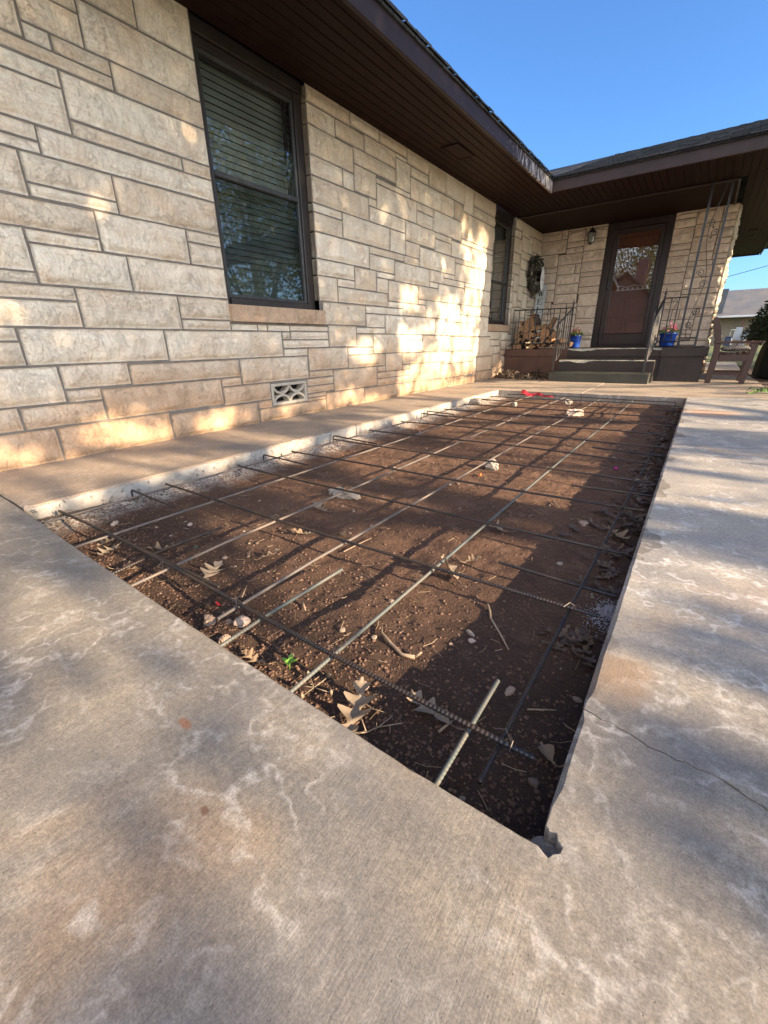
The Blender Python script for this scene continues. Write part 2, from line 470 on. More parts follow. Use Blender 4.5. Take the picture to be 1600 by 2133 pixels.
def paint_mat(name, c, peel=0.0, rough=.5, spec=.5):
    m, nt, bs = newmat(name)
    p = pos(nt)
    cc = mixc(nt, ramp(nt, noise(nt, p, 7, 5, .6), .3, .7), c, tuple(x * .72 for x in c))
    cc = mixc(nt, .35, cc, mixc(nt, noise(nt, pos(nt, (60, 4, 60)), 1, 4), (.6, .6, .6), (1.2, 1.2, 1.2)), 'MULTIPLY')
    if peel:
        y = nd(nt, 'ShaderNodeSeparateXYZ', {0: p}).outputs[1]
        near = ramp(nt, y, 4.6, 7.0, -.35, 1)
        n1 = noise(nt, pos(nt, (1, 1, .35)), 24, 6, .75)
        pk = ramp(nt, mth(nt, 'ADD', n1, mth(nt, 'MULTIPLY', near, .17)), .62, .66)
        cc = mixc(nt, mth(nt, 'MULTIPLY', pk, peel), cc, (.42, .40, .38))
        pk2 = ramp(nt, mth(nt, 'ADD', noise(nt, p, 14, 5, .7), mth(nt, 'MULTIPLY', near, .12)), .67, .7)
        cc = mixc(nt, mth(nt, 'MULTIPLY', pk2, peel * .8), cc, (.26, .17, .11))
    setc(nt, bs, cc)
    bs.inputs['Roughness'].default_value = rough
    bs.inputs['Specular IOR Level'].default_value = spec
    bump(nt, bs, noise(nt, p, 90, 4), .25, .003)
    return m
M_soffit = paint_mat('soffit_paint', (.021, .0085, .0055), 0, .65, .12)
M_ceiling = paint_mat('ceiling_paint', (.026, .0115, .008), 0, .65, .12)
M_fascia = paint_mat('fascia_paint', (.031, .019, .018), .85, .55, .25)
M_fascia2 = paint_mat('fascia_paint_sound', (.045, .029, .028), 0, .5, .3)
M_trim = paint_mat('brown_trim', (.024, .012, .011), 0, .4)
M_doorpaint = paint_mat('door_paint', (.038, .021, .019), 0, .38)
M_frame = plain('storm_frame', (.026, .020, .018), .45, .3, 20, obj=False)
M_alu = plain('grey_aluminium', (.060, .062, .062), .45, .3, 25, metal=.3, obj=False)

def shingle_mat():
    m, nt, bs = newmat('asphalt_shingle')
    p = pos(nt)
    br = nd(nt, 'ShaderNodeTexBrick', {'Vector': pos(nt), 'Scale': 1.0, 'Mortar Size': .006, 'Brick Width': .17, 'Row Height': .14, 'Color1': (.022, .025, .028, 1), 'Color2': (.085, .088, .09, 1), 'Mortar': (.008, .008, .009, 1)})
    c = mixc(nt, ramp(nt, noise(nt, p, 60, 4, .7), .3, .7, 0, .6), br.outputs[0], (.06, .063, .066))
    setc(nt, bs, c)
    bs.inputs['Roughness'].default_value = .9
    bs.inputs['Specular IOR Level'].default_value = .08
    bump(nt, bs, noise(nt, p, 80, 4), .8, .008)
    return m
M_shingle = shingle_mat()

def glass_mat(name, tint, refl=1.0, rough=0.0, dirt=.0):
    m, nt, bs = newmat(name)
    nt.nodes.remove(bs)
    out = nt.nodes['Material Output']
    ge = nt.nodes.new('ShaderNodeNewGeometry')
    cs = mth(nt, 'ABSOLUTE', nd(nt, 'ShaderNodeVectorMath', {0: ge.outputs['Incoming'], 1: ge.outputs['Normal']}, operation='DOT_PRODUCT').outputs['Value'])
    fr = mth(nt, 'ADD', .045, mth(nt, 'MULTIPLY', mth(nt, 'POWER', mth(nt, 'SUBTRACT', 1.0, cs), 4.0), .9))
    f = mth(nt, 'MULTIPLY', mth(nt, 'ADD', mth(nt, 'MULTIPLY', fr, 1.7), .03), refl, True)
    wob = nd(nt, 'ShaderNodeBump', {'Height': noise(nt, pos(nt), 2.2, 2), 'Strength': .012, 'Distance': .02}).outputs[0]
    tr = nd(nt, 'ShaderNodeBsdfTransparent', {0: (tint[0], tint[1], tint[2], 1)})
    gl = nd(nt, 'ShaderNodeBsdfGlossy', {'Color': (.95, .97, 1, 1), 'Roughness': rough, 'Normal': wob})
    mx = nd(nt, 'ShaderNodeMixShader', {0: f, 1: tr.outputs[0], 2: gl.outputs[0]})
    o = mx.outputs[0]
    if dirt:
        p = pos(nt)
        sp = ramp(nt, noise(nt, p, 45, 5, .75), .62, .72, 0, dirt)
        df = nd(nt, 'ShaderNodeBsdfDiffuse', {0: (.35, .37, .37, 1)})
        o = nd(nt, 'ShaderNodeMixShader', {0: sp, 1: o, 2: df.outputs[0]}).outputs[0]
    nt.links.new(o, out.inputs[0])
    return m
M_glass = glass_mat('window_glass', (.78, .81, .80), .95, .003, .10)
M_screen = glass_mat('screened_glass', (.58, .62, .62), .85, .02, .20)
M_doorglass = glass_mat('door_glass', (.86, .84, .80), 1.5, .003, .05)
M_blind = plain('blind_slat', (.50, .52, .50), .6, .3, 3, obj=False)
M_dark = plain('dark_room', (.02, .02, .02), .9, .2, 3, obj=False)

def wood_mat(name, a, b, sc=(40, 3, 40), rough=.6, obj=True):
    m, nt, bs = newmat(name)
    p = pos(nt, sc, obj)
    n = noise(nt, p, 1, 5, .6, .8)
    c = mixc(nt, ramp(nt, n, .3, .7), a, b)
    setc(nt, bs, c)
    bs.inputs['Roughness'].default_value = rough
    bump(nt, bs, n, .4, .003)
    return m
M_innerdoor = wood_mat('inner_door_wood', (.30, .105, .052), (.20, .068, .034), (30, 30, 2), .35, False)
M_lace = plain('white_lace', (.86, .86, .88), .8, .2, 40, obj=False)

def porch_mat(name, c, edge):
    m, nt, bs = newmat(name)
    p = pos(nt)
    cc = mixc(nt, ramp(nt, noise(nt, p, 4, 5, .6), .3, .7), c, tuple(x * .6 for x in c))
    cc = mixc(nt, ramp(nt, noise(nt, p, 26, 5, .7), .70, .78, 0, .35), cc, edge)
    setc(nt, bs, cc)
    bs.inputs['Roughness'].default_value = .65
    bump(nt, bs, noise(nt, p, 60, 5), .5, .005)
    return m
M_porch = porch_mat('porch_paint_dark', (.030, .021, .018), (.34, .33, .29))
M_porchred = porch_mat('porch_paint_red', (.095, .045, .030), (.30, .22, .17))
M_stepgreen = porch_mat('step_paint_green', (.046, .050, .038), (.30, .42, .36))
M_worn = plain('worn_step_edge', (.42, .42, .36), .8, .45, 18, bmp=.4, obj=False)
M_iron = plain('wrought_iron', (.018, .018, .022), .38, .3, 30, bmp=.2, spec=.6, obj=False)
M_ironlight = plain('weathered_iron', (.032, .031, .033), .4, .5, 22, bmp=.2, spec=.6, obj=False)

def rebar_mat(name, a, b, metal=.55, rough=.45):
    m, nt, bs = newmat(name)
    p = pos(nt)
    c = mixc(nt, ramp(nt, noise(nt, p, 9, 5, .65), .38, .66), a, b)
    c = mixc(nt, ramp(nt, noise(nt, p, 60, 4, .7), .55, .75, 0, .45), c, (.10, .055, .032))
    setc(nt, bs, c)
    bs.inputs['Metallic'].default_value = metal
    bs.inputs['Roughness'].default_value = rough
    return m
M_rebar = rebar_mat('rebar_mill_scale', (.036, .037, .041), (.075, .056, .045))
M_rebarlong = rebar_mat('rebar_grey', (.115, .105, .098), (.155, .125, .105), .2, .6)
M_rebargreen = rebar_mat('rebar_greenish', (.070, .090, .092), (.11, .11, .10), .15, .6)
M_wire = plain('tie_wire', (.10, .09, .085), .45, .3, 40, metal=.6)

def leaf_mat(name, a, b, trans=.25, rough=.6):
    m, nt, bs = newmat(name)
    g = nt.nodes.new('ShaderNodeNewGeometry')
    c = mixc(nt, g.outputs['Random Per Island'], a, b)
    c = mixc(nt, .3, c, mixc(nt, noise(nt, pos(nt, obj=True), 30, 3), (.6, .6, .6), (1.3, 1.3, 1.3)), 'MULTIPLY')
    setc(nt, bs, c)
    bs.inputs['Roughness'].default_value = rough
    if trans:
        out = nt.nodes['Material Output']
        tl = nd(nt, 'ShaderNodeBsdfTranslucent', {0: c})
        mx = nd(nt, 'ShaderNodeMixShader', {0: trans, 1: bs.outputs[0], 2: tl.outputs[0]})
        nt.links.new(mx.outputs[0], out.inputs[0])
    return m
M_dryleaf = leaf_mat('dry_oak_leaf', (.19, .135, .085), (.25, .185, .12), .12)
M_palefoil = leaf_mat('pale_dry_leaf', (.24, .195, .145), (.20, .16, .115), .12)
M_darkleaf = leaf_mat('shed_leaf', (.070, .048, .034), (.15, .105, .07), .1)
M_treeleaf = leaf_mat('tree_leaf', (.075, .105, .028), (.12, .13, .045), .5)
M_autumn = leaf_mat('olive_leaf', (.12, .11, .03), (.14, .11, .04), .5)
M_hedgeleaf = leaf_mat('evergreen_leaf', (.014, .030, .011), (.030, .052, .018), .15)
M_sprout = leaf_mat('sprout_leaf', (.16, .36, .05), (.20, .42, .07), .3, .4)
M_bark = wood_mat('tree_bark', (.085, .065, .05), (.14, .11, .085), (14, 14, 2.5), .9)
M_stick = wood_mat('dry_stick', (.30, .235, .17), (.20, .15, .105), (20, 20, 20), .8)
M_pebble = leaf_mat('pebbles', (.24, .19, .15), (.11, .08, .06), 0, .8)
M_clod = leaf_mat('clods', (.095, .057, .041), (.150, .090, .062), 0, .95)
M_litter = leaf_mat('straw_litter', (.30, .235, .155), (.16, .115, .075), .1, .8)
M_whiterock = plain('limed_rubble', (.32, .285, .245), .85, .5, 14, bmp=.8, bsc=40)
M_pinkrock = plain('pinkish_rubble', (.37, .30, .26), .85, .3, 12, bmp=.7, bsc=40)
M_tanrock = plain('tan_stone', (.33, .25, .19), .8, .35, 14, bmp=.6, bsc=40)
# ---------------------------------------------------------------- the ground
XL, XR = 0.8335, 2.9855          # pit edges (walk side, slab side)
YF, YB = 0.40, 5.865
SOIL = -0.105

def slab(name, loop, mat_top, mat_side, depth=.16, bev=.006, jit=.002, z=0.0, seed=1, label=None):
    """concrete slab from an outline, with a rubbed arris and a rough cut side"""
    P = []; BV = []
    n = len(loop)
    for i in range(n):
        a = Vector(loop[i][:2]); b = Vector(loop[(i + 1) % n][:2])
        k = max(1, int((b - a).length / .03)) if (len(loop[i]) > 2) else 1
        for j in range(k):
            P.append(a.lerp(b, j / k)); BV.append(loop[i][3] if len(loop[i]) > 3 else 1.0)
    area = sum(P[i].x * P[(i + 1) % len(P)].y - P[(i + 1) % len(P)].x * P[i].y for i in range(len(P)))
    if area < 0: P = P[::-1]; BV = BV[::-1]
    N = len(P)
    arr = np.array([[p.x, p.y] for p in P])
    nrm = []
    for i in range(N):
        t = (P[(i + 1) % N] - P[i - 1])
        t = t.normalized() if t.length > 1e-9 else Vector((1, 0))
        nrm.append((t.y, -t.x))
    nrm = np.array(nrm)
    j1 = (fbm(arr[:, 0] * 14 + 3, arr[:, 1] * 14, seed, 4) - .5) * 2 * jit
    out = arr + nrm * j1[:, None]
    bv = np.array(BV)
    inn = out - nrm * (bev * bv * (.75 + .5 * fbm(arr[:, 0] * 18, arr[:, 1] * 18 + 9, seed + 5, 3)))[:, None]
    zz = z - bev * bv * .8 * (0.5 + fbm(arr[:, 0] * 25, arr[:, 1] * 25, seed + 9, 3))
    m = MB()
    V = [(p[0], p[1], z) for p in inn] + [(p[0], p[1], q) for p, q in zip(out, zz)] + [(p[0], p[1], z - depth) for p in out - nrm * .004]
    F = [tuple(range(N))]; mi = [0]
    for i in range(N):
        k = (i + 1) % N
        F.append((i, i + N, k + N, k)); mi.append(0)
        F.append((i + N, i + 2 * N, k + 2 * N, k + N)); mi.append(1)
    m.v = V; m.f = F; m.m = mi
    o = m.build(name, [mat_top, mat_side], origin=None, fixn=True)
    o['kind'] = 'structure'
    return o

bite = []
for k in range(9):
    an = R_(100 - k * 29)
    q_ = .016 + .003 * math.sin(k * 2.3)
    bite.append((2.998 + q_ * math.cos(an), .408 + q_ * math.sin(an), 1, .25))
crack = [(2.9905, .666), (3.047, .659), (3.104, .643), (3.14, .646), (3.173, .646), (3.217, .628), (3.26, .618), (3.34, .60), (3.5, .55), (3.7, .52)]
cl = []
for i, (x, y) in enumerate(crack):
    k = max(1, int(math.dist(crack[i - 1], (x, y)) / .012)) if i else 1
    for j in range(1, k + 1):
        if i: cl.append((crack[i - 1][0] + (x - crack[i - 1][0]) * j / k, crack[i - 1][1] + (y - crack[i - 1][1]) * j / k))
        else: cl.append((x, y))
rng = random.Random(3)
cl = [(x + rng.uniform(-.0025, .0025), y + rng.uniform(-.0035, .0035)) for x, y in cl]
cw = [.0005 + .0012 * rng.random() ** 2 + .0006 * (i > len(cl) * .25) for i in range(len(cl))]
cwv = [max(.0003, v * min(1, (len(cl) - i) / 8)) for i, v in enumerate(cw)]
crk_loop = [(x, y - q, 1, .12) for (x, y), q in zip(cl, cwv)] + [(x, y + q, 1, .12) for (x, y), q in list(zip(cl, cwv))[::-1]]
patio = [(0.006, -6), (9, -6), (9, 8.03), (6.0, 6.975, 1), (2.985, 5.893, 1, 2.2)]
patio += [(2.986, .69, 1, 1)] + [p for p in crk_loop[::-1]] + [(2.988, .64, 1, 1.8), (2.988, .46, 1, .6)]
patio += [(2.989, .428, 1, .3)] + bite + [(2.965, .3955, 1, .5), (2.79, .394, 1), (2.53, .399, 1), (2.09, .409, 1), (1.5, .428, 1), (1.066, .447, 1), (.79, .457, 1), (.006, .473)]
slab('patio_slab', patio, M_patio, M_slabside, seed=3, jit=.0012, bev=.0042)
slab('side_walk', [(.006, .482, 1), (XL - .03, .468, 1), (XL, .50, 1), (XL, 3.28 * .82, 1), (.006, 2.66, 1)], M_walk, M_limed, seed=11, jit=.004, bev=.011, z=.002)
slab('side_walk', [(.006, 2.668, 1), (XL, 3.288 * .82, 1), (XL, 5.83, 1), (.006, 5.83, 1)], M_walk, M_limed, seed=12, jit=.004, bev=.011, z=.001)
slab('back_walk', [(.006, 5.838, 1), (1.9, 5.853, 1), (1.9, 8.6, 1), (.006, 8.6, 1)], M_bwalk, M_slabside, seed=14, bev=.006, z=0.0)
slab('back_walk', [(1.906, 5.853, 1), (2.984, 5.902, 1), (3.79, 6.19, 1), (3.79, 8.55, 1), (1.906, 8.55, 1)], M_bwalk, M_slabside, seed=15, bev=.006, z=-.002)
slab('garden_path', [(3.05, 8.57), (3.79, 8.57), (3.76, 10.75), (3.05, 10.75)], M_bwalk, M_slabside, seed=16, z=-.004)
slab('garden_path', [(3.05, 11.15), (3.73, 11.15), (3.80, 15.2), (3.05, 15.2)], M_patio, M_slabside, seed=17, z=-.004)

m = MB(); V = []; F = []
for i in range(8):
    for k in range(20):
        a = 2 * math.pi * k / 20; r_ = .026 * i / 7
        x_, y_ = 2.998 + r_ * math.cos(a), .408 + r_ * math.sin(a)
        V.append((x_, y_, -.030 + .9 * (x_ - 2.998) * .55 + .012 * float(fbm(np.array([x_ * 140]), np.array([y_ * 140]), 3, 4)[0])))
for i in range(7):
    for k in range(20): F.append((i * 20 + k, (i + 1) * 20 + k, (i + 1) * 20 + (k + 1) % 20, i * 20 + (k + 1) % 20))
m.add(V, F)
o = m.build('broken_core', M_cored); o['kind'] = 'structure'
# soil of the pit
nx, ny = 200, 500
gx = np.linspace(XL - .06, XR + .06, nx); gy = np.linspace(YF - .06, YB + .10, ny)
GX, GY = np.meshgrid(gx, gy)
def soil_h(x, y):
    h = SOIL + .030 * (fbm(x * 1.7 + 5, y * 1.7, 21, 3) - .5) + .022 * (fbm(x * 6, y * 6, 22, 4) - .5) + .012 * (fbm(x * 30, y * 30, 23, 3, .6) - .5)
    h = h + .030 * sst(.14, .0, x - XL) * (.4 + fbm(x * 9, y * 9, 27, 3))       # crumbs banked against the walk
    h = h - .022 * sst(.30, .05, XR - x) * sst(.3, 1.2, y)                       # scooped out along the slab
    h = h + .018 * sst(.10, .0, y - YF) * fbm(x * 8, y * 8, 29, 3)
    return h
GZ = soil_h(GX, GY)
V = np.stack([GX, GY, GZ], -1).reshape(-1, 3)
idx = np.arange(nx * ny).reshape(ny, nx)
F = np.stack([idx[:-1, :-1], idx[:-1, 1:], idx[1:, 1:], idx[1:, :-1]], -1).reshape(-1, 4)
m = MB(); m.v = V.tolist(); m.f = F.tolist(); m.m = [0] * len(F)
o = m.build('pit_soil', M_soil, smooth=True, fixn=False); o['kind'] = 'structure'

# yard beyond
def lawn_mat():
    m, nt, bs = newmat('lawn_grass')
    p = pos(nt)
    c = mixc(nt, ramp(nt, noise(nt, p, .6, 5, .6), .35, .65), (.085, .125, .03), (.16, .155, .06))
    c = mixc(nt, ramp(nt, noise(nt, p, 9, 4, .7), .35, .7, 0, .7), c, (.045, .075, .018))
    setc(nt, bs, c); bs.inputs['Roughness'].default_value = .9
    bump(nt, bs, noise(nt, p, 30, 4, .7), 1, .05)
    return m
M_lawn = lawn_mat()
M_mulch = plain('mulch_bed', (.085, .055, .038), .95, .5, 14, bmp=1, bsc=50, obj=False)
m = MB()
for x0, y0, x1, y1 in ((9.02, -90, 90, 260), (3.81, 12.6, 9.02, 260), (-90, 15.5, 3.81, 260), (-90, -90, 9.02, -6.02)):
    m.add([(x0, y0, -.02), (x1, y0, -.02), (x1, y1, -.02), (x0, y1, -.02)], [(0, 1, 2, 3)])
o = m.build('lawn', M_lawn, fixn=False); o['kind'] = 'structure'
m = MB()
m.add([(3.80, 6.20, -.015), (9.0, 8.05, -.015), (9.0, 12.58, -.015), (3.80, 12.58, -.015)], [(0, 1, 2, 3)])
m.add([(3.05, 10.76, -.012), (3.79, 10.76, -.012), (3.79, 11.14, -.012), (3.05, 11.14, -.012)], [(0, 1, 2, 3)])
o = m.build('planting_bed', M_mulch, fixn=False); o['kind'] = 'structure'
m = MB(); m.add([(-300, -300, -.30), (300, -300, -.30), (300, 300, -.30), (-300, 300, -.30)], [(0, 1, 2, 3)])
o = m.build('ground', M_mulch, fixn=False); o['kind'] = 'structure'

# ---------------------------------------------------------------- the house
ZT = 2.57            # soffit level
YD = 9.72            # entry wall
house = empty('stone_house', (0, 4, 0), 'low cream split stone house with dark brown eaves and a recessed entry porch', 'house')

def parse(s): return [[int(v) / 1000 for v in t.split()] for t in s.split(';')]

def stones_mesh(rects, P, res, mi, m, seed, depth=.020, rough=.013, openings=(), fine_until=None, ledge=.007):
    for ri, (a0, b0, a1, b1) in enumerate(rects):
        rs = res if fine_until is None or a0 < fine_until else res * 1.9
        na = max(4, int((a1 - a0) / rs) + 2); nb = max(4, int((b1 - b0) / rs) + 2)
        ta = np.linspace(0, 1, na); tb = np.linspace(0, 1, nb)
        A, B = np.meshgrid(a0 + (a1 - a0) * ta, b0 + (b1 - b0) * tb)
        # wavering arris
        wa = (fbm(A * 16 + ri, B * 16, seed + 3, 3) - .5) * .012; wb = (fbm(A * 16, B * 16 + ri, seed + 7, 3) - .5) * .010
        e = np.minimum(np.minimum(A - a0, a1 - A), np.minimum(B - b0, b1 - B))
        mid = sst(.002, .03, e)
        edge = e < 1e-9
        sh = 1 - .0 * mid
        A2 = np.clip(A + wa * np.where(edge, .35, 1), a0 - .001, a1 + .001); B2 = np.clip(B + wb * np.where(edge, .35, 1), b0 - .001, b1 + .001)
        rr = random.Random(seed * 1000 + ri)
        ox, oy = rr.uniform(0, 90), rr.uniform(0, 90)
        rel = (B - b0) / (b1 - b0)
        lvl = rr.uniform(.55, .85) + .30 * (fbm(A * 7 + ox, A * 0 + oy, seed, 3) - .5)
        step = sst(-.02, .10, rel - lvl)                 # bed face breaks back towards the top
        k = fbm(A * 7 + ox, B * 10 + oy, seed + 1, 5, .6) - .5
        rid = 1 - np.abs(2 * fbm(A * 11 + oy + .25 * B * 11, B * 7 + ox, seed + 2, 4, .55) - 1)
        flute = fbm(A * 38 + 2.2 * fbm(A * 6, B * 6, seed + 4, 2), B * 9 + ox, seed + 5, 3) - .5
        h = .006 + mid * (depth * rr.uniform(.65, 1.1) + rough * (k * 2.4 + (rid - .75) * 1.1 + flute * .55) - ledge * step)
        h = np.maximum(h, .004)
        base = len(m.v)
        pts = [P(a, b, hh) for a, b, hh in zip(A2.ravel(), B2.ravel(), h.ravel())]
        m.v.extend(pts)
        ix = np.arange(na * nb).reshape(nb, na)
        q = np.stack([ix[:-1, :-1], ix[:-1, 1:], ix[1:, 1:], ix[1:, :-1]], -1).reshape(-1, 4) + base
        m.f.extend(q.tolist()); m.m.extend([mi] * len(q))
        # skirt back into the joint, deep where the stone turns into an opening
        ring = list(ix[0, :]) + list(ix[1:, -1]) + list(ix[-1, -2::-1]) + list(ix[-2:0:-1, 0])
        fa, fb = A2.ravel(), B2.ravel()
        b2 = len(m.v)
        for r_ in ring:
            d = -.012
            for (oa0, ob0, oa1, ob1) in openings:
                if (abs(fa[r_] - oa0) < .03 or abs(fa[r_] - oa1) < .03) and ob0 < fb[r_] < ob1: d = -.115
            m.v.append(P(fa[r_], fb[r_], d))
        L = len(ring)
        for i in range(L):
            j = (i + 1) % L
            m.f.append((base + ring[i], base + ring[j], b2 + j, b2 + i)); m.m.append(mi)
    return m

def mortar_plane(a0, b0, a1, b1, openings, P, m, mi, d=0.0):
    ca = sorted({a0, a1} | {v for o in openings for v in (o[0], o[2]) if a0 < v < a1})
    cb = sorted({b0, b1} | {v for o in openings for v in (o[1], o[3]) if b0 < v < b1})
    for i in range(len(ca) - 1):
        for j in range(len(cb) - 1):
            xm, zm = (ca[i] + ca[i + 1]) / 2, (cb[j] + cb[j + 1]) / 2
            if any(o[0] < xm < o[2] and o[1] < zm < o[3] for o in openings): continue
            m.add([P(ca[i], cb[j], d), P(ca[i + 1], cb[j], d), P(ca[i + 1], cb[j + 1], d), P(ca[i], cb[j + 1], d)], [(0, 1, 2, 3)], mi)

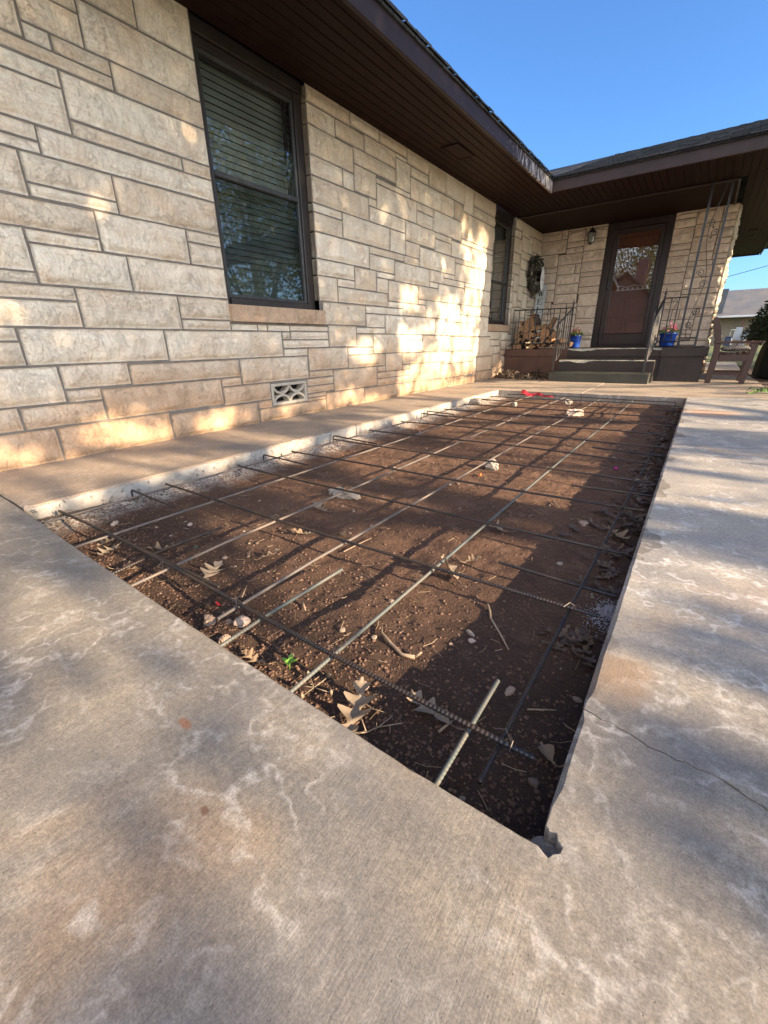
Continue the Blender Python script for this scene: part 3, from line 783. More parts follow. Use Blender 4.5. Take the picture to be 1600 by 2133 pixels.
LONG = parse('1554 2121 2227 2317;1879 2328 2226 2565;1453 2330 1869 2469;1267 2118 1543 2247;1373 2258 1543 2319;1070 2048 1254 2269;1267 2045 1374 2107;1388 2045 1662 2108;1051 1983 1660 2035;1673 1981 2229 2111;1013 1899 1379 1970;1390 1778 2228 1969;1014 1704 1377 1888;1388 1702 2017 1764;2030 1699 2227 1766;953 1629 1203 1692;912 1573 1201 1617;1213 1573 2227 1688;914 1369 1094 1561;1104 1437 1541 1561;1107 1373 1540 1425;1551 1371 2227 1560;862 1225 1396 1355;1407 1161 1962 1361;1974 1299 2229 1361;1976 1162 2228 1288;822 1017 1023 1215;1036 1158 1394 1213;1037 960 1527 1147;1538 960 2227 1150;795 959 1026 1007;803 885 1192 947;721 744 1190 872;1203 741 1817 948;1827 812 2227 949;1827 741 2218 801;663 671 857 733;664 544 859 661;871 543 1672 731;1683 534 2728 730;632 333 998 530;1010 405 1389 533;1399 397 2248 521;1011 328 1193 393;1203 199 2056 384;2069 331 2247 387;2069 187 2536 321;2261 331 3020 524;574 203 755 323;768 202 1192 318;532 0 900 190;911 0 1598 189;1609 0 2383 174;2395 118 2540 177;2394 0 3237 108;2229 742 2475 782;2485 742 2576 782;2588 741 2828 782;2839 745 3330 782;2741 603 3328 663;2740 535 3027 590;2990 258 3365 319;2990 118 3238 140;3243 2461 3797 2565;3808 2472 4247 2565;4260 2472 4756 2565;4766 2438 5225 2565;6505 2392 7295 2565;3241 2322 3580 2450;3591 2331 3997 2450;4011 2330 4540 2462;5236 2342 5656 2565;5666 2342 6178 2565;6188 2271 6495 2565;3243 2121 3824 2312;3836 2204 4538 2320;4551 2179 4831 2426;4842 2137 5897 2328;3240 1980 3657 2111;3668 1980 3823 2108;3835 1991 4181 2193;4193 2132 4828 2169;4194 1918 4971 2120;3241 1781 4047 1967;4059 1918 4182 1978;4061 1785 4730 1906;4984 2053 5358 2126;4984 1915 5356 2040;5369 1914 6150 2127;6161 1956 6357 2260;6367 1957 7295 2257;3241 1714 3619 1769;3244 1569 3619 1702;3632 1572 4411 1771;4425 1572 4730 1772;4741 1723 5413 1904;5424 1845 5862 1901;5424 1706 5862 1832;5876 1708 6493 1881;6164 1894 6929 1945;3243 1360 4033 1555;4044 1501 4696 1558;4044 1354 4502 1488;4707 1488 5038 1560;4741 1571 5040 1710;5050 1491 5994 1693;6004 1646 6493 1696;6004 1434 6642 1636;6503 1656 7295 1884;3240 1223 3775 1347;3786 1152 4150 1343;4161 1294 4502 1340;4515 1288 5300 1478;5311 1356 5667 1480;5680 1356 6326 1422;6652 1381 7295 1645;3243 1011 3503 1212;3515 1152 3774 1213;3516 1012 4358 1139;4162 1149 4369 1280;4379 1078 5028 1278;5041 1137 5530 1277;5543 1139 6324 1342;6338 1140 6865 1371;3285 807 3939 998;3949 935 4677 998;3950 794 4296 922;4368 1012 4677 1064;4689 937 5213 1065;5224 934 5804 1127;5815 902 6208 1129;6220 1006 6946 1129;4310 730 5471 923;5481 718 5758 920;5770 720 6479 888;6490 708 7295 995;2840 673 3329 734;3341 604 3770 795;3782 732 4298 783;3782 596 4058 719;4071 522 4859 720;4870 662 5137 718;4870 517 5137 651;5149 521 5916 707;5927 506 6738 695;6748 401 7419 697;3038 396 3612 591;3624 522 4059 584;3624 388 4293 512;4307 321 4649 512;4662 381 5348 504;5361 380 5784 510;5796 341 6459 496;2990 190 3365 248;3031 332 3363 385;3377 176 4119 378;4131 323 4295 377;4130 248 4824 311;4131 165 4823 238;4835 159 5652 370;5663 138 6769 331;2990 150 3239 179;3250 0 3872 165;3885 0 4585 155;4595 0 5278 147;5289 0 6087 128;-1194 0 -830 100;-820 0 -210 220;-200 0 120 100;130 0 380 260;390 0 520 100;6100 0 6460 128;6470 0 6900 100;6910 0 7570 160;7580 0 7930 100;7940 0 8600 160;8610 0 9260 100;9270 0 9600 164;9610 0 9714 164;-1194 110 -900 360;-890 110 -830 320;-200 110 120 200;390 110 520 260;6780 110 6900 388;7580 110 7930 200;8610 110 9260 360;-200 210 120 360;6910 170 7570 390;7580 210 7920 420;7940 170 8480 380;8490 172 8600 270;9270 176 9714 270;-820 230 -530 440;-520 230 -210 380;130 270 560 480;8490 280 8600 378;9270 280 9714 370;-890 330 -830 420;6470 342 6738 494;-1194 370 -900 520;-520 390 -60 640;-50 370 120 640;7430 400 7570 550;7930 390 8230 480;8240 390 8840 540;8850 370 9260 620;9270 380 9714 470;-890 430 -830 520;-820 450 -530 540;7580 430 7850 548;7860 430 7920 580;130 490 620 640;7930 490 8180 640;9270 480 9712 570;-1194 530 -830 740;-820 550 -530 800;7430 560 7850 650;8190 550 8580 640;8590 550 8840 700;7860 590 7920 780;9270 580 9714 670;-520 650 -110 740;-100 650 330 860;340 650 650 800;7430 660 7850 780;7930 650 8220 780;8230 650 8580 740;8850 630 9150 720;9160 630 9260 720;7306 710 7420 780;8590 710 8840 960;9270 680 9714 770;-1194 750 -830 840;-520 750 -210 1000;-200 750 -110 1000;660 746 710 840;8306 750 8580 840;8850 730 9260 940;-820 810 -560 1040;340 810 650 1020;9270 780 9714 990;-1194 850 -830 940;660 850 710 940;8310 850 8580 940;-100 870 330 1020;720 882 790 940;6220 900 6480 994;8206 906 8300 1164;-1194 950 -830 1040;660 950 784 1040;8310 950 8580 1200;8850 950 9260 1040;-550 1010 -140 1220;6960 1006 7294 1160;8590 970 8840 1220;9270 1000 9620 1150;9630 1000 9714 1250;-1194 1050 -560 1140;-130 1030 540 1180;550 1030 650 1120;660 1050 810 1300;8850 1050 9160 1200;9170 1050 9260 1140;-1194 1150 -560 1360;550 1130 650 1340;6876 1140 6950 1230;9170 1150 9260 1240;9270 1160 9620 1250;-130 1190 420 1340;430 1190 540 1400;6960 1170 7294 1370;8206 1176 8300 1270;8310 1210 8580 1460;8850 1210 9160 1464;-550 1230 -140 1440;6876 1240 6950 1370;8590 1230 8840 1320;9170 1250 9260 1340;9270 1260 9714 1414;660 1310 850 1400;5312 1290 5530 1344;8206 1280 8300 1530;-130 1350 420 1500;550 1350 650 1440;8590 1330 8840 1580;9170 1350 9260 1440;-1194 1370 -560 1520;430 1410 540 1620;660 1410 900 1620;-550 1450 -260 1540;-250 1450 -140 1600;550 1450 650 1660;9170 1450 9620 1660;9630 1426 9714 1520;-130 1510 420 1720;8310 1470 8580 1728;8850 1476 9160 1578;-1194 1530 -860 1620;-850 1530 -560 1680;-550 1550 -260 1640;8206 1540 8300 1630;9630 1530 9714 1620;-250 1610 -140 1820;8590 1590 9160 1840;-1194 1630 -860 1720;-550 1650 -260 1864;430 1630 540 1780;660 1630 940 1720;8206 1640 8300 1730;9630 1630 9714 1880;-850 1690 -560 1940;550 1670 650 1880;950 1706 1000 1980;9170 1670 9570 1920;-1194 1730 -860 1980;-130 1730 420 1940;660 1730 940 1980;8206 1740 8580 1890;430 1790 540 1880;-250 1830 -140 2090;8590 1850 8920 2010;8930 1850 9160 2010;-550 1876 -260 1970;430 1890 650 1980;6940 1896 7294 1944;8206 1900 8580 2060;9580 1890 9714 2150;-850 1950 -590 2050;-130 1950 420 2050;9170 1930 9490 2190;9500 1930 9570 2190;-1194 1990 -860 2090;-580 1980 -260 2080;430 1990 760 2210;770 1990 1040 2090;-850 2060 -590 2220;-130 2060 420 2280;8590 2020 9160 2120;-1194 2100 -860 2200;-580 2090 -260 2190;-250 2100 -140 2360;770 2100 1060 2320;8206 2070 8580 2290;5910 2140 6150 2328;8590 2130 8980 2350;8990 2130 9160 2290;9580 2160 9714 2420;-1194 2210 -860 2470;-580 2200 -260 2360;9170 2200 9570 2420;-850 2230 -590 2330;430 2220 760 2440;1270 2260 1360 2440;-130 2290 420 2450;1070 2280 1260 2440;6506 2270 7000 2380;7010 2270 7294 2382;8206 2300 8530 2400;8990 2300 9160 2400;-850 2340 -590 2440;770 2330 1060 2565;1370 2330 1440 2565;4842 2340 5224 2424;8540 2360 8920 2565;-580 2370 -210 2470;-200 2370 -140 2530;8206 2410 8528 2565;8930 2410 9160 2565;-850 2450 -590 2565;-130 2460 480 2565;490 2450 760 2565;1070 2450 1360 2565;9170 2430 9714 2565;-1194 2480 -862 2565;-580 2480 -260 2565;-250 2480 -210 2565;1450 2480 1868 2565;-200 2540 -140 2565;570 336 618 438;4660 322 4824 368;570 450 618 478;2740 676 2828 728;8230 750 8294 778;5040 1076 5214 1124;6340 1382 6638 1422;5680 1432 5994 1478;8930 2360 8978 2398;4550 2436 4754 2462')
ENTRY = parse('6 78 400 568;410 98 820 560;830 28 1178 618;6 578 320 788;330 578 620 788;630 570 820 648;830 628 1180 698;630 658 820 868;830 708 1180 918;6 798 330 908;340 798 620 1008;630 878 820 1088;6 918 330 998;830 928 1180 1008;6 1008 330 1118;340 1018 620 1128;830 1018 1180 1228;630 1098 820 1212;6 1128 320 1338;330 1138 620 1298;630 1224 820 1298;830 1238 1180 1448;6 1348 360 1558;370 1308 798 1468;370 1478 800 1638;810 1458 1180 1568;6 1568 360 1678;810 1578 1178 1738;370 1648 800 1808;6 1688 360 1860;810 1748 1180 1818;370 1818 690 1978;700 1818 800 1978;810 1828 1180 1988;6 1870 360 1948;6 1958 360 2178;370 1988 800 2158;810 1998 1180 2168;6 2188 490 2408;500 2168 800 2252;810 2178 1180 2348;500 2264 800 2348;500 2358 800 2528;810 2358 1180 2528;6 2418 380 2565;390 2418 490 2565;500 2538 780 2565;790 2538 1180 2565')
PILLAR = parse('2216 48 2650 588;2660 78 3038 568;2216 598 2790 668;2800 578 3040 738;2216 678 2790 748;2800 748 3040 958;2216 758 2790 918;2216 928 2550 1088;2560 928 2790 1088;2800 968 3040 1086;2216 1098 2510 1208;2520 1098 3038 1312;2216 1218 2510 1378;2520 1324 3040 1398;2216 1388 2510 1498;2520 1408 3040 1568;2216 1508 2510 1668;2520 1578 3040 1738;2216 1678 2510 1748;2520 1748 2860 1818;2870 1748 3040 1818;2216 1758 2510 1918;2520 1828 2840 1938;2850 1828 3040 1898;2216 1928 2510 2002;2520 1948 2840 2168;2850 1908 3040 2028;2216 2014 2510 2098;2850 2038 3040 2118;2216 2108 2510 2328;2850 2128 3040 2252;2520 2178 2840 2348;2850 2264 3040 2348;2216 2338 2510 2458;2520 2358 2850 2565;2860 2360 3040 2448;2216 2468 2510 2565;2860 2458 3040 2565')
W1 = (2.235, .925, 3.235, ZT); W2 = (7.30, .90, 8.20, ZT); VT = (2.555, .125, 2.978, .308)
OPEN = [W1, W2, VT]
PX_ = lambda a, b, h: (h, a, b)
m = MB()
LW = [r for r in LONG]
stones_mesh(LW, PX_, .016, 0, m, 5, openings=[W1, W2], fine_until=5.2)
mortar_plane(-2.4, -.2, YD + .02, ZT + .02, OPEN, PX_, m, 1, .004)
rg = random.Random(8)                      # plain courses behind the camera
y = -1.21; fill_ = []
z = 0.0
while z < ZT - .02:
    hh = min(rg.choice((.12, .2, .2, .26)), ZT - z); y = -1.21
    while y > -2.3:
        L = rg.uniform(.3, .75); fill_.append([y - L + .005, z + .005, y - .005, z + hh - .005]); y -= L
    z += hh
stones_mesh(fill_, PX_, .06, 0, m, 6)
o = m.build('long_stone_wall', [M_stone, M_mortar], house, smooth=True, fixn=False)

PY_ = lambda a, b, h: (a, YD - h, b)
m = MB()
stones_mesh(ENTRY, PY_, .016, 0, m, 31, rough=.026, depth=.030, ledge=.017)
stones_mesh(PILLAR, PY_, .016, 0, m, 33, rough=.026, depth=.030, ledge=.017, openings=[(1.186, .4, 2.21, 2.6)])
mortar_plane(0, .3, 3.045, ZT + .02, [(1.186, .3, 2.21, 2.6)], PY_, m, 1, .003)
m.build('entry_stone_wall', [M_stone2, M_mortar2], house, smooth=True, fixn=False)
m = MB()
PS_ = lambda a, b, h: (3.045 + h, a, b)
sd_ = []
z = 0.0; rg = random.Random(12)
while z < ZT - .03:
    hh = min(rg.choice((.09, .15, .17, .22)), ZT - z); y = YD - .012
    while y < 15.2:
        L = rg.uniform(.25, .6); sd_.append([y + .004, z + .004, min(y + L, 15.25) - .004, z + hh - .004]); y += L
    z += hh
stones_mesh(sd_, PS_, .035, 0, m, 35, rough=.04, depth=.035)
mortar_plane(YD - .003, -.2, 15.3, ZT + .02, [], PS_, m, 1, .002)
m.build('side_stone_wall', [M_stone, M_mortar], house, smooth=True, fixn=False)

# shell and dark rooms behind the openings
m = MB()
m.box(-9, -2.4, -.2, -2.2, 15.3, ZT); m.box(-2.2, -2.4, -.2, -.001, -2.3, ZT); m.box(-2.2, -2.3, -.2, -.13, 1.9, ZT); m.box(-2.2, 3.6, -.2, -.13, 7.0, ZT); m.box(-2.2, 8.5, -.2, -.13, 15.3, ZT)
m.box(-.13, 9.9, -.2, 1.1, 15.28, ZT); m.box(2.3, 9.9, -.2, 3.03, 15.28, ZT); m.box(1.1, 10.6, -.2, 2.3, 15.28, ZT)
m.box(-2.2, 1.9, -.2, -.6, 3.6, .1); m.box(-2.2, 7.0, -.2, -.6, 8.5, .1)
m.box(-.12, -2.4, ZT + .03, -9, 15.3, ZT + .08)
m.build('inner_wall', M_dark, house)

def window(y0, y1, z0, z1, zmid, zhead):
    xf = -.075
    f = MB()
    f.bbox(xf - .05, y0, zhead, xf + .045, y1, z1 + .01, .004)                # head board
    f.bbox(xf - .05, y0, z0, xf + .03, y0 + .055, zhead); f.bbox(xf - .05, y1 - .085, z0, xf + .03, y1, zhead)
    f.bbox(xf - .05, y0 + .055, z0, xf + .05, y1 - .085, z0 + .05)
    f.bbox(xf - .05, y0 + .055, zhead - .05, xf + .02, y1 - .085, zhead)
    win = f.build('window', M_frame, house)
    s = MB()
    ya, yb, za, zb = y0 + .057, y1 - .087, z0 + .052, zhead - .052
    x = xf + .005
    s.bbox(x - .02, ya, za, x + .012, ya + .022, zb); s.bbox(x - .02, yb - .022, za, x + .012, yb, zb)
    s.bbox(x - .02, ya + .022, za, x + .012, yb - .022, za + .026); s.bbox(x - .02, ya + .022, zb - .022, x + .012, yb - .022, zb)
    s.bbox(x - .02, ya + .022, zmid - .017, x + .018, yb - .022, zmid + .017)
    s.bbox(x - .05, yb - .075, zmid + .02, x - .025, yb - .05, zb)
    s.build('storm_sash', M_alu, win)
    g = MB(); g.box(x - .008, ya + .02, zmid + .015, x - .004, yb - .02, zb - .02); g.build('upper_pane', M_glass, win)
    g = MB(); g.box(x - .012, ya + .02, za + .024, x - .008, yb - .02, zmid - .015); g.build('lower_pane', M_screen, win)
    b = MB()
    z = zb + .02
    while z > za - .02:
        b.add([(xf - .085, ya - .04, z - .022), (xf - .085, yb + .05, z - .022), (xf - .100, yb + .05, z + .023), (xf - .100, ya - .04, z + .023),
               (xf - .087, ya - .04, z - .022), (xf - .087, yb + .05, z - .022), (xf - .102, yb + .05, z + .023), (xf - .102, ya - .04, z + .023)],
              [(0, 1, 2, 3), (7, 6, 5, 4), (0, 4, 5, 1), (2, 6, 7, 3)])
        z -= .044
    b.build('blind', M_blind, win)
    return win
window(2.235, 3.235, .925, ZT, 1.775, 2.50)
window(7.30, 8.20, .90, ZT, 1.56, 2.46)
m = MB()
def sill(m, y0, y1, z0, z1, seed):
    ny_, nz_ = int((y1 - y0) / .012), 12
    for (fa) in (0,):
        Y, Z = np.meshgrid(np.linspace(y0, y1, ny_), np.linspace(z0, z1, nz_))
        X = .034 + .012 * (fbm(Y * 20, Z * 24, seed, 4) - .5)
        ix = np.arange(ny_ * nz_).reshape(nz_, ny_)
        F = np.stack([ix[:-1, :-1], ix[:-1, 1:], ix[1:, 1:], ix[1:, :-1]], -1).reshape(-1, 4)
        m.add(np.stack([X, Y, Z], -1).reshape(-1, 3).tolist(), F.tolist())
        ring = list(ix[0, :]) + list(ix[1:, -1]) + list(ix[-1, -2::-1]) + list(ix[-2:0:-1, 0])
        b = len(m.v) - ny_ * nz_; k = len(m.v)
        for r_ in ring: m.v.append((-.10, m.v[b + r_][1], m.v[b + r_][2]))
        for i in range(len(ring)):
            j = (i + 1) % len(ring)
            m.f.append((b + ring[i], k + i, k + j, b + ring[j])); m.m.append(0)
w1o = [c for c in house.children if c.name.startswith('window')]
sill(m, 2.228, 3.285, .803, .921, 3); m.build('sill', M_sill, w1o[0], smooth=False)
m = MB(); sill(m, 7.285, 8.30, .792, .896, 4); m.build('sill', M_sill, w1o[1], smooth=False)

# cast foundation vent
y0, y1, z0, z1 = 2.545, 2.985, .118, .312
m = MB(); fr = .022
xa, xb = -.08, .012
m.bbox(xa, y0 + .004, z0 + .004, xb, y1 - .004, z0 + fr + .006); m.bbox(xa, y0 + .004, z1 - fr - .006, xb, y1 - .004, z1 - .004)
m.bbox(xa, y0 + .004, z0 + fr + .006, xb, y0 + .03, z1 - fr - .006); m.bbox(xa, y1 - .03, z0 + fr + .006, xb, y1 - .004, z1 - fr - .006)
yi0, yi1, zi0, zi1 = y0 + .03, y1 - .03, z0 + fr + .006, z1 - fr - .006
cw_ = (yi1 - yi0) / 2; ch = (zi1 - zi0) / 2
for c in (0, 1):
    yc = yi0 + cw_ * (c + .5)
    for zc, sgn in ((zi0, 1), (zi1, -1)):
        rr = ch - .007; ra = cw_ / 2 - .004
        pin, pout = [], []
        for k in range(15):
            an = math.pi * k / 14
            pout.append((yc + math.cos(an) * (ra + .006), zc + sgn * math.sin(an) * (rr + .008)))
            pin.append((yc + math.cos(an) * (ra - .013), zc + sgn * math.sin(an) * (rr - .013)))
        m.prism(pout + pin[::-1], -.07, .004, 'x')
m.build('foundation_vent', M_ventblock, house)
m = MB(); m.box(-.13, y0, z0, -.10, y1, z1); m.build('vent_backing', M_dark, house)

# soffits: boards with open grooves, running with the long wall
def boards(m, x0, x1, y0, y1, z, wd=.085, gap=.006):
    x = x0
    while x < x1 - .01:
        xe = min(x + wd, x1)
        m.bbox(x, y0, z, xe - gap, y1, z + .02, .003)
        x += wd
XE, YE = .865, 7.20
m = MB(); boards(m, .0, XE - .03, -2.9, 7.20, ZT); boards(m, .0, 3.06, 7.2015, 8.255, ZT + .0005)
m.build('eave_soffit', M_soffit, house)
m = MB(); boards(m, 3.06, 3.71, YE, 15.55, ZT); m.build('side_soffit', M_soffit, house)
m = MB(); m.box(.0, 8.275, ZT - .004, 2.965, YD + .0, ZT + .012); m.build('porch_ceiling', M_ceiling, house)
m = MB(); m.bbox(.0, 8.235, ZT - .022, 2.985, 8.275, ZT - .001, .006); m.bbox(2.965, 8.276, ZT - .022, 2.99, YD - .02, ZT - .001, .006); m.build('ceiling_trim', M_trim, house)
# fascia boards
m = MB(); m.bbox(XE - .03, -2.9, ZT - .03, XE, YE + .004, ZT + .108, .004)
m.build('fascia_board', M_fascia, house)
m = MB(); m.bbox(XE + .001, YE - .028, ZT - .028, 8.6, YE, ZT + .108, .004); m.build('fascia_board', M_fascia2, house)
m = MB(); m.bbox(3.71, YE + .001, ZT - .03, 3.735, 15.6, ZT + .12, .004); m.bbox(3.0, 15.55, ZT - .028, 3.70, 15.58, ZT + .12); m.build('fascia_board', M_fascia2, house)
m = MB(); boards(m, 3.74, 8.6, YE + .001, 7.9, ZT + .002); m.build('side_soffit', M_soffit, house)
# roofs with shingle courses
s1 = .37
s2 = .3295
m = MB()
def roof_courses(m, u0, u1, n, f):
    # f(u, t, lift) -> point; t up the slope
    st = .145
    for k in range(n):
        a, b = k * st, (k + 1) * st + .02
        seg = 90
        for i in range(seg):
            ua = u0 + (u1 - u0) * i / seg; ub = u0 + (u1 - u0) * (i + 1) / seg
            l0 = .010 + .012 * (vn(np.array([i * 1.7]), np.array([k * 3.1]), 6)[0])
            m.add([f(ua, a, 0), f(ub, a, 0), f(ub, a, l0), f(ua, a, l0), f(ub, b, .001), f(ua, b, .001)], [(0, 1, 2, 3), (3, 2, 4, 5)])
zr = ZT + .122
m.add([(XE + .015, -2.9, zr), (XE + .015, YE + .0, zr), (-6.5, YE + .0, zr + 7.37 * s1), (-6.5, -2.9, zr + 7.37 * s1)], [(0, 1, 2, 3)])
m.add([(XE + .015, -2.9, zr - .02), (XE + .015, YE, zr - .02), (XE + .015, YE, zr), (XE + .015, -2.9, zr)], [(0, 1, 2, 3)])
m.add([(XE + .015, -2.9, zr - .02), (XE + .015, YE, zr - .02), (XE - .25, YE, zr - .02), (XE - .25, -2.9, zr - .02)], [(0, 1, 2, 3)])
roof_courses(m, -2.9, YE - .01, 5, lambda u, t, l: (XE + .030 - t * .938, u, zr + t * .347 + l))
m.build('eave_roof', M_shingle, house, fixn=False)
m = MB()
yr0 = YE - .06
m.add([(XE - .0, yr0, zr), (9.0, yr0, zr), (9.0, yr0 + 4.3, zr + 4.3 * s2), (-4, yr0 + 4.3, zr + 4.3 * s2)], [(0, 1, 2, 3)])
m.add([(9.0, yr0 + 4.3, zr + 4.3 * s2), (-4, yr0 + 4.3, zr + 4.3 * s2), (-4, yr0 + 8.7, zr), (9, yr0 + 8.7, zr)], [(0, 1, 2, 3)])
m.add([(XE, yr0, zr - .02), (9.0, yr0, zr - .02), (9.0, yr0, zr), (XE, yr0, zr)], [(0, 1, 2, 3)])
m.add([(XE, yr0, zr - .02), (9.0, yr0, zr - .02), (9.0, yr0 + .3, zr - .02), (XE, yr0 + .3, zr - .02)], [(0, 1, 2, 3)])
roof_courses(m, XE + .02, 9.0, 28, lambda u, t, l: (u, yr0 - .015 + t * .948, zr + t * .948 * s2 + l))
m.build('porch_roof', M_shingle, house, fixn=False)
# eave vents
def eave_vent(x, y, dx, dy):
    v = MB(); z = ZT
    v.bbox(x, y, z - .014, x + dx, y + .028, z - .001); v.bbox(x, y + dy - .028, z - .014, x + dx, y + dy, z - .001)
    v.bbox(x, y + .028, z - .014, x + .028, y + dy - .028, z - .001); v.bbox(x + dx - .028, y + .028, z - .014, x + dx, y + dy - .028, z - .001)
    o = v.build('eave_vent', M_soffit, house)
    g = MB(); g.box(x + .028, y + .028, z - .006, x + dx - .028, y + dy - .028, z - .0015); g.build('vent_screen', M_soffit, o)
eave_vent(.29, 4.98, .21, .43); eave_vent(3.28, 12.1, .16, .6)

# entry door
xd0, xd1 = 1.19, 2.206
m = MB()
yf = YD + .02
m.bbox(xd0, yf - .03, .49, xd0 + .105, yf + .12, 2.56); m.bbox(xd1 - .105, yf - .03, .49, xd1, yf + .12, 2.56)
m.bbox(xd0 + .105, yf - .03, 2.455, xd1 - .105, yf + .12, 2.56)
m.bbox(xd0 + .105, yf - .02, .487, xd1 - .105, yf + .12, .525)
door = m.build('entry_door', M_trim, house)
dx0, dx1, dz0, dz1 = xd0 + .108, xd1 - .108, .528, 2.452
gx0, gx1, gz0, gz1 = 1.375, 2.04, .715, 2.385
l = MB(); yl = yf + .0
l.bbox(dx0, yl, dz0, gx0, yl + .03, dz1); l.bbox(gx1, yl, dz0, dx1, yl + .03, dz1)
l.bbox(gx0, yl, dz0, gx1, yl + .03, gz0); l.bbox(gx0, yl, gz1, gx1, yl + .03, dz1)
l.bbox(gx0, yl - .006, gz0, gx0 + .014, yl + .012, gz1); l.bbox(gx1 - .014, yl - .006, gz0, gx1, yl + .012, gz1)
l.bbox(gx0 + .014, yl - .006, gz0, gx1 - .014, yl + .012, gz0 + .014); l.bbox(gx0 + .014, yl - .006, gz1 - .014, gx1 - .014, yl + .012, gz1)
lf = l.build('storm_door', M_doorpaint, door)
g = MB(); g.add([(gx0, yl + .006, gz0), (gx1, yl + .040, gz0), (gx1, yl + .040, gz1), (gx0, yl + .006, gz1), (gx0, yl + .010, gz0), (gx1, yl + .044, gz0), (gx1, yl + .044, gz1), (gx0, yl + .010, gz1)], [(0, 1, 2, 3), (7, 6, 5, 4), (0, 4, 5, 1), (1, 5, 6, 2), (2, 6, 7, 3), (3, 7, 4, 0)]); g.build('pane', M_doorglass, lf)
h = MB()
h.tube([(1.325, yl - .005, 1.50), (1.325, yl - .045, 1.52), (1.325, yl - .05, 1.58), (1.325, yl - .045, 1.64), (1.325, yl - .005, 1.66)], .009, 8)
h.bbox(1.31, yl - .006, 1.48, 1.34, yl, 1.68, .003)
h.build('handle', M_iron, lf)
i_ = MB(); yi = yf + .085
i_.box(xd0 + .105, yi, .525, xd1 - .105, yi + .04, 2.455)
for zc in (.62, 1.02):
    for xc in (1.33, 1.73):
        i_.bbox(xc, yi - .012, zc, xc + .32, yi, zc + .32, .01)
i_.build('inner_door', M_innerdoor, door)
lc = MB(); yl2 = yf + .072
npts = 60
top = []; bot = []
for k in range(npts + 1):
    x = 1.46 + .555 * k / npts
    top.append((x, 1.535 + .012 * math.sin(k / npts * math.pi * 4.5)))
    bot.append((x, 1.475))
lc.prism([p for p in top] + [(x, z - .012) for x, z in top[::-1]], yl2 - .004, yl2, 'y')
lc.prism([p for p in bot] + [(x, z - .014) for x, z in bot[::-1]], yl2 - .004, yl2, 'y')
for k in range(7):
    x = 1.47 + .082 * k
    lc.prism([(x, 1.475), (x + .045, 1.475), (x + .034, 1.497), (x + .016, 1.512), (x + .003, 1.495)], yl2 - .004, yl2, 'y')
lc.build('lace_trim', M_lace, door)
# ---------------------------------------------------------------- porch and steps
ZP = .488
YP = 8.10
porch = empty('porch_platform', (1.5, YP, 0), 'raised concrete porch with painted faces that carries the pots and firewood', 'porch')
def worn_block(name, x0, x1, y0, y1, z0, z1, mats, parent, r=.012, lip=True, seed=1):
    """block whose front top edge is chipped and rounded along a wandering line"""
    m = MB(); n = int((x1 - x0) / .02) + 2
    xs = np.linspace(x0, x1, n)
    dip = .002 + .020 * sst(.45, .75, fbm(xs * 2.4 + 3, xs * 0, seed, 3)) + .004 * fbm(xs * 22, xs * 0, seed + 2, 3)
    rows = []
    for x, d in zip(xs, dip):
        dd = d if lip else .003
        rows.append([(x, y0, z0), (x, y0, z1 - dd * 1.6 - .006), (x, y0 + dd * .5 + .003, z1 - dd * .35 - .003), (x, y0 + dd * 1.5 + .012, z1), (x, y1, z1)])
    k = 5
    V = [p for r_ in rows for p in r_]
    F = []; MI = []
    for i in range(n - 1):
        for j in range(k - 1):
            F.append((i * k + j, (i + 1) * k + j, (i + 1) * k + j + 1, i * k + j + 1)); MI.append(1 if j in (1, 2) else 0)
    b = len(V)
    for (i) in (0, n - 1):
        V += rows[i] + [(rows[i][0][0], y1, z0)]
    F += [tuple(range(b, b + 6)), tuple(range(b + 6, b + 12))[::-1]]; MI += [0, 0]
    m.v = V; m.f = F; m.m = MI
    return m.build(name, mats, parent)
# main body, then its coping that stands proud
m = MB(); m.box(0.03, YP + .035, -.1, 1.14, YD - .03, ZP - .12); m.build('planter_face', M_porchred, porch)
worn_block('coping', .03, 1.139, YP + .015, YP + .40, ZP - .12, ZP - .001, [M_porchred, M_porchred], porch, lip=False, seed=2)
m = MB(); m.box(1.141, YP + .01, -.1, 2.52, YD - .03, ZP - .125); m.box(1.141, YP + .30, ZP - .125, 3.05, YD - .03, ZP - .002); m.box(.03, YP + .40, ZP - .12, 1.141, YD - .03, ZP - .002)
m.box(2.52, YP - .02, -.1, 3.065, YD - .03, ZP - .125)
m.build('platform_body', M_porch, porch)
worn_block('porch_edge', 1.14, 2.51, YP - .012, YP + .30, ZP - .125, ZP, [M_porch, M_worn], porch, seed=4)
worn_block('porch_edge', 2.511, 3.10, YP - .05, YP + .30, ZP - .125, ZP, [M_porch, M_porch], porch, lip=False, seed=7)
worn_block('step', 1.10, 2.475, 7.78, YP - .013, .0, .318, [M_porch, M_worn], porch, seed=9)
worn_block('step', 1.045, 2.455, 7.47, 7.78, -.02, .142, [M_stepgreen, M_stepgreen], porch, lip=False, seed=14)

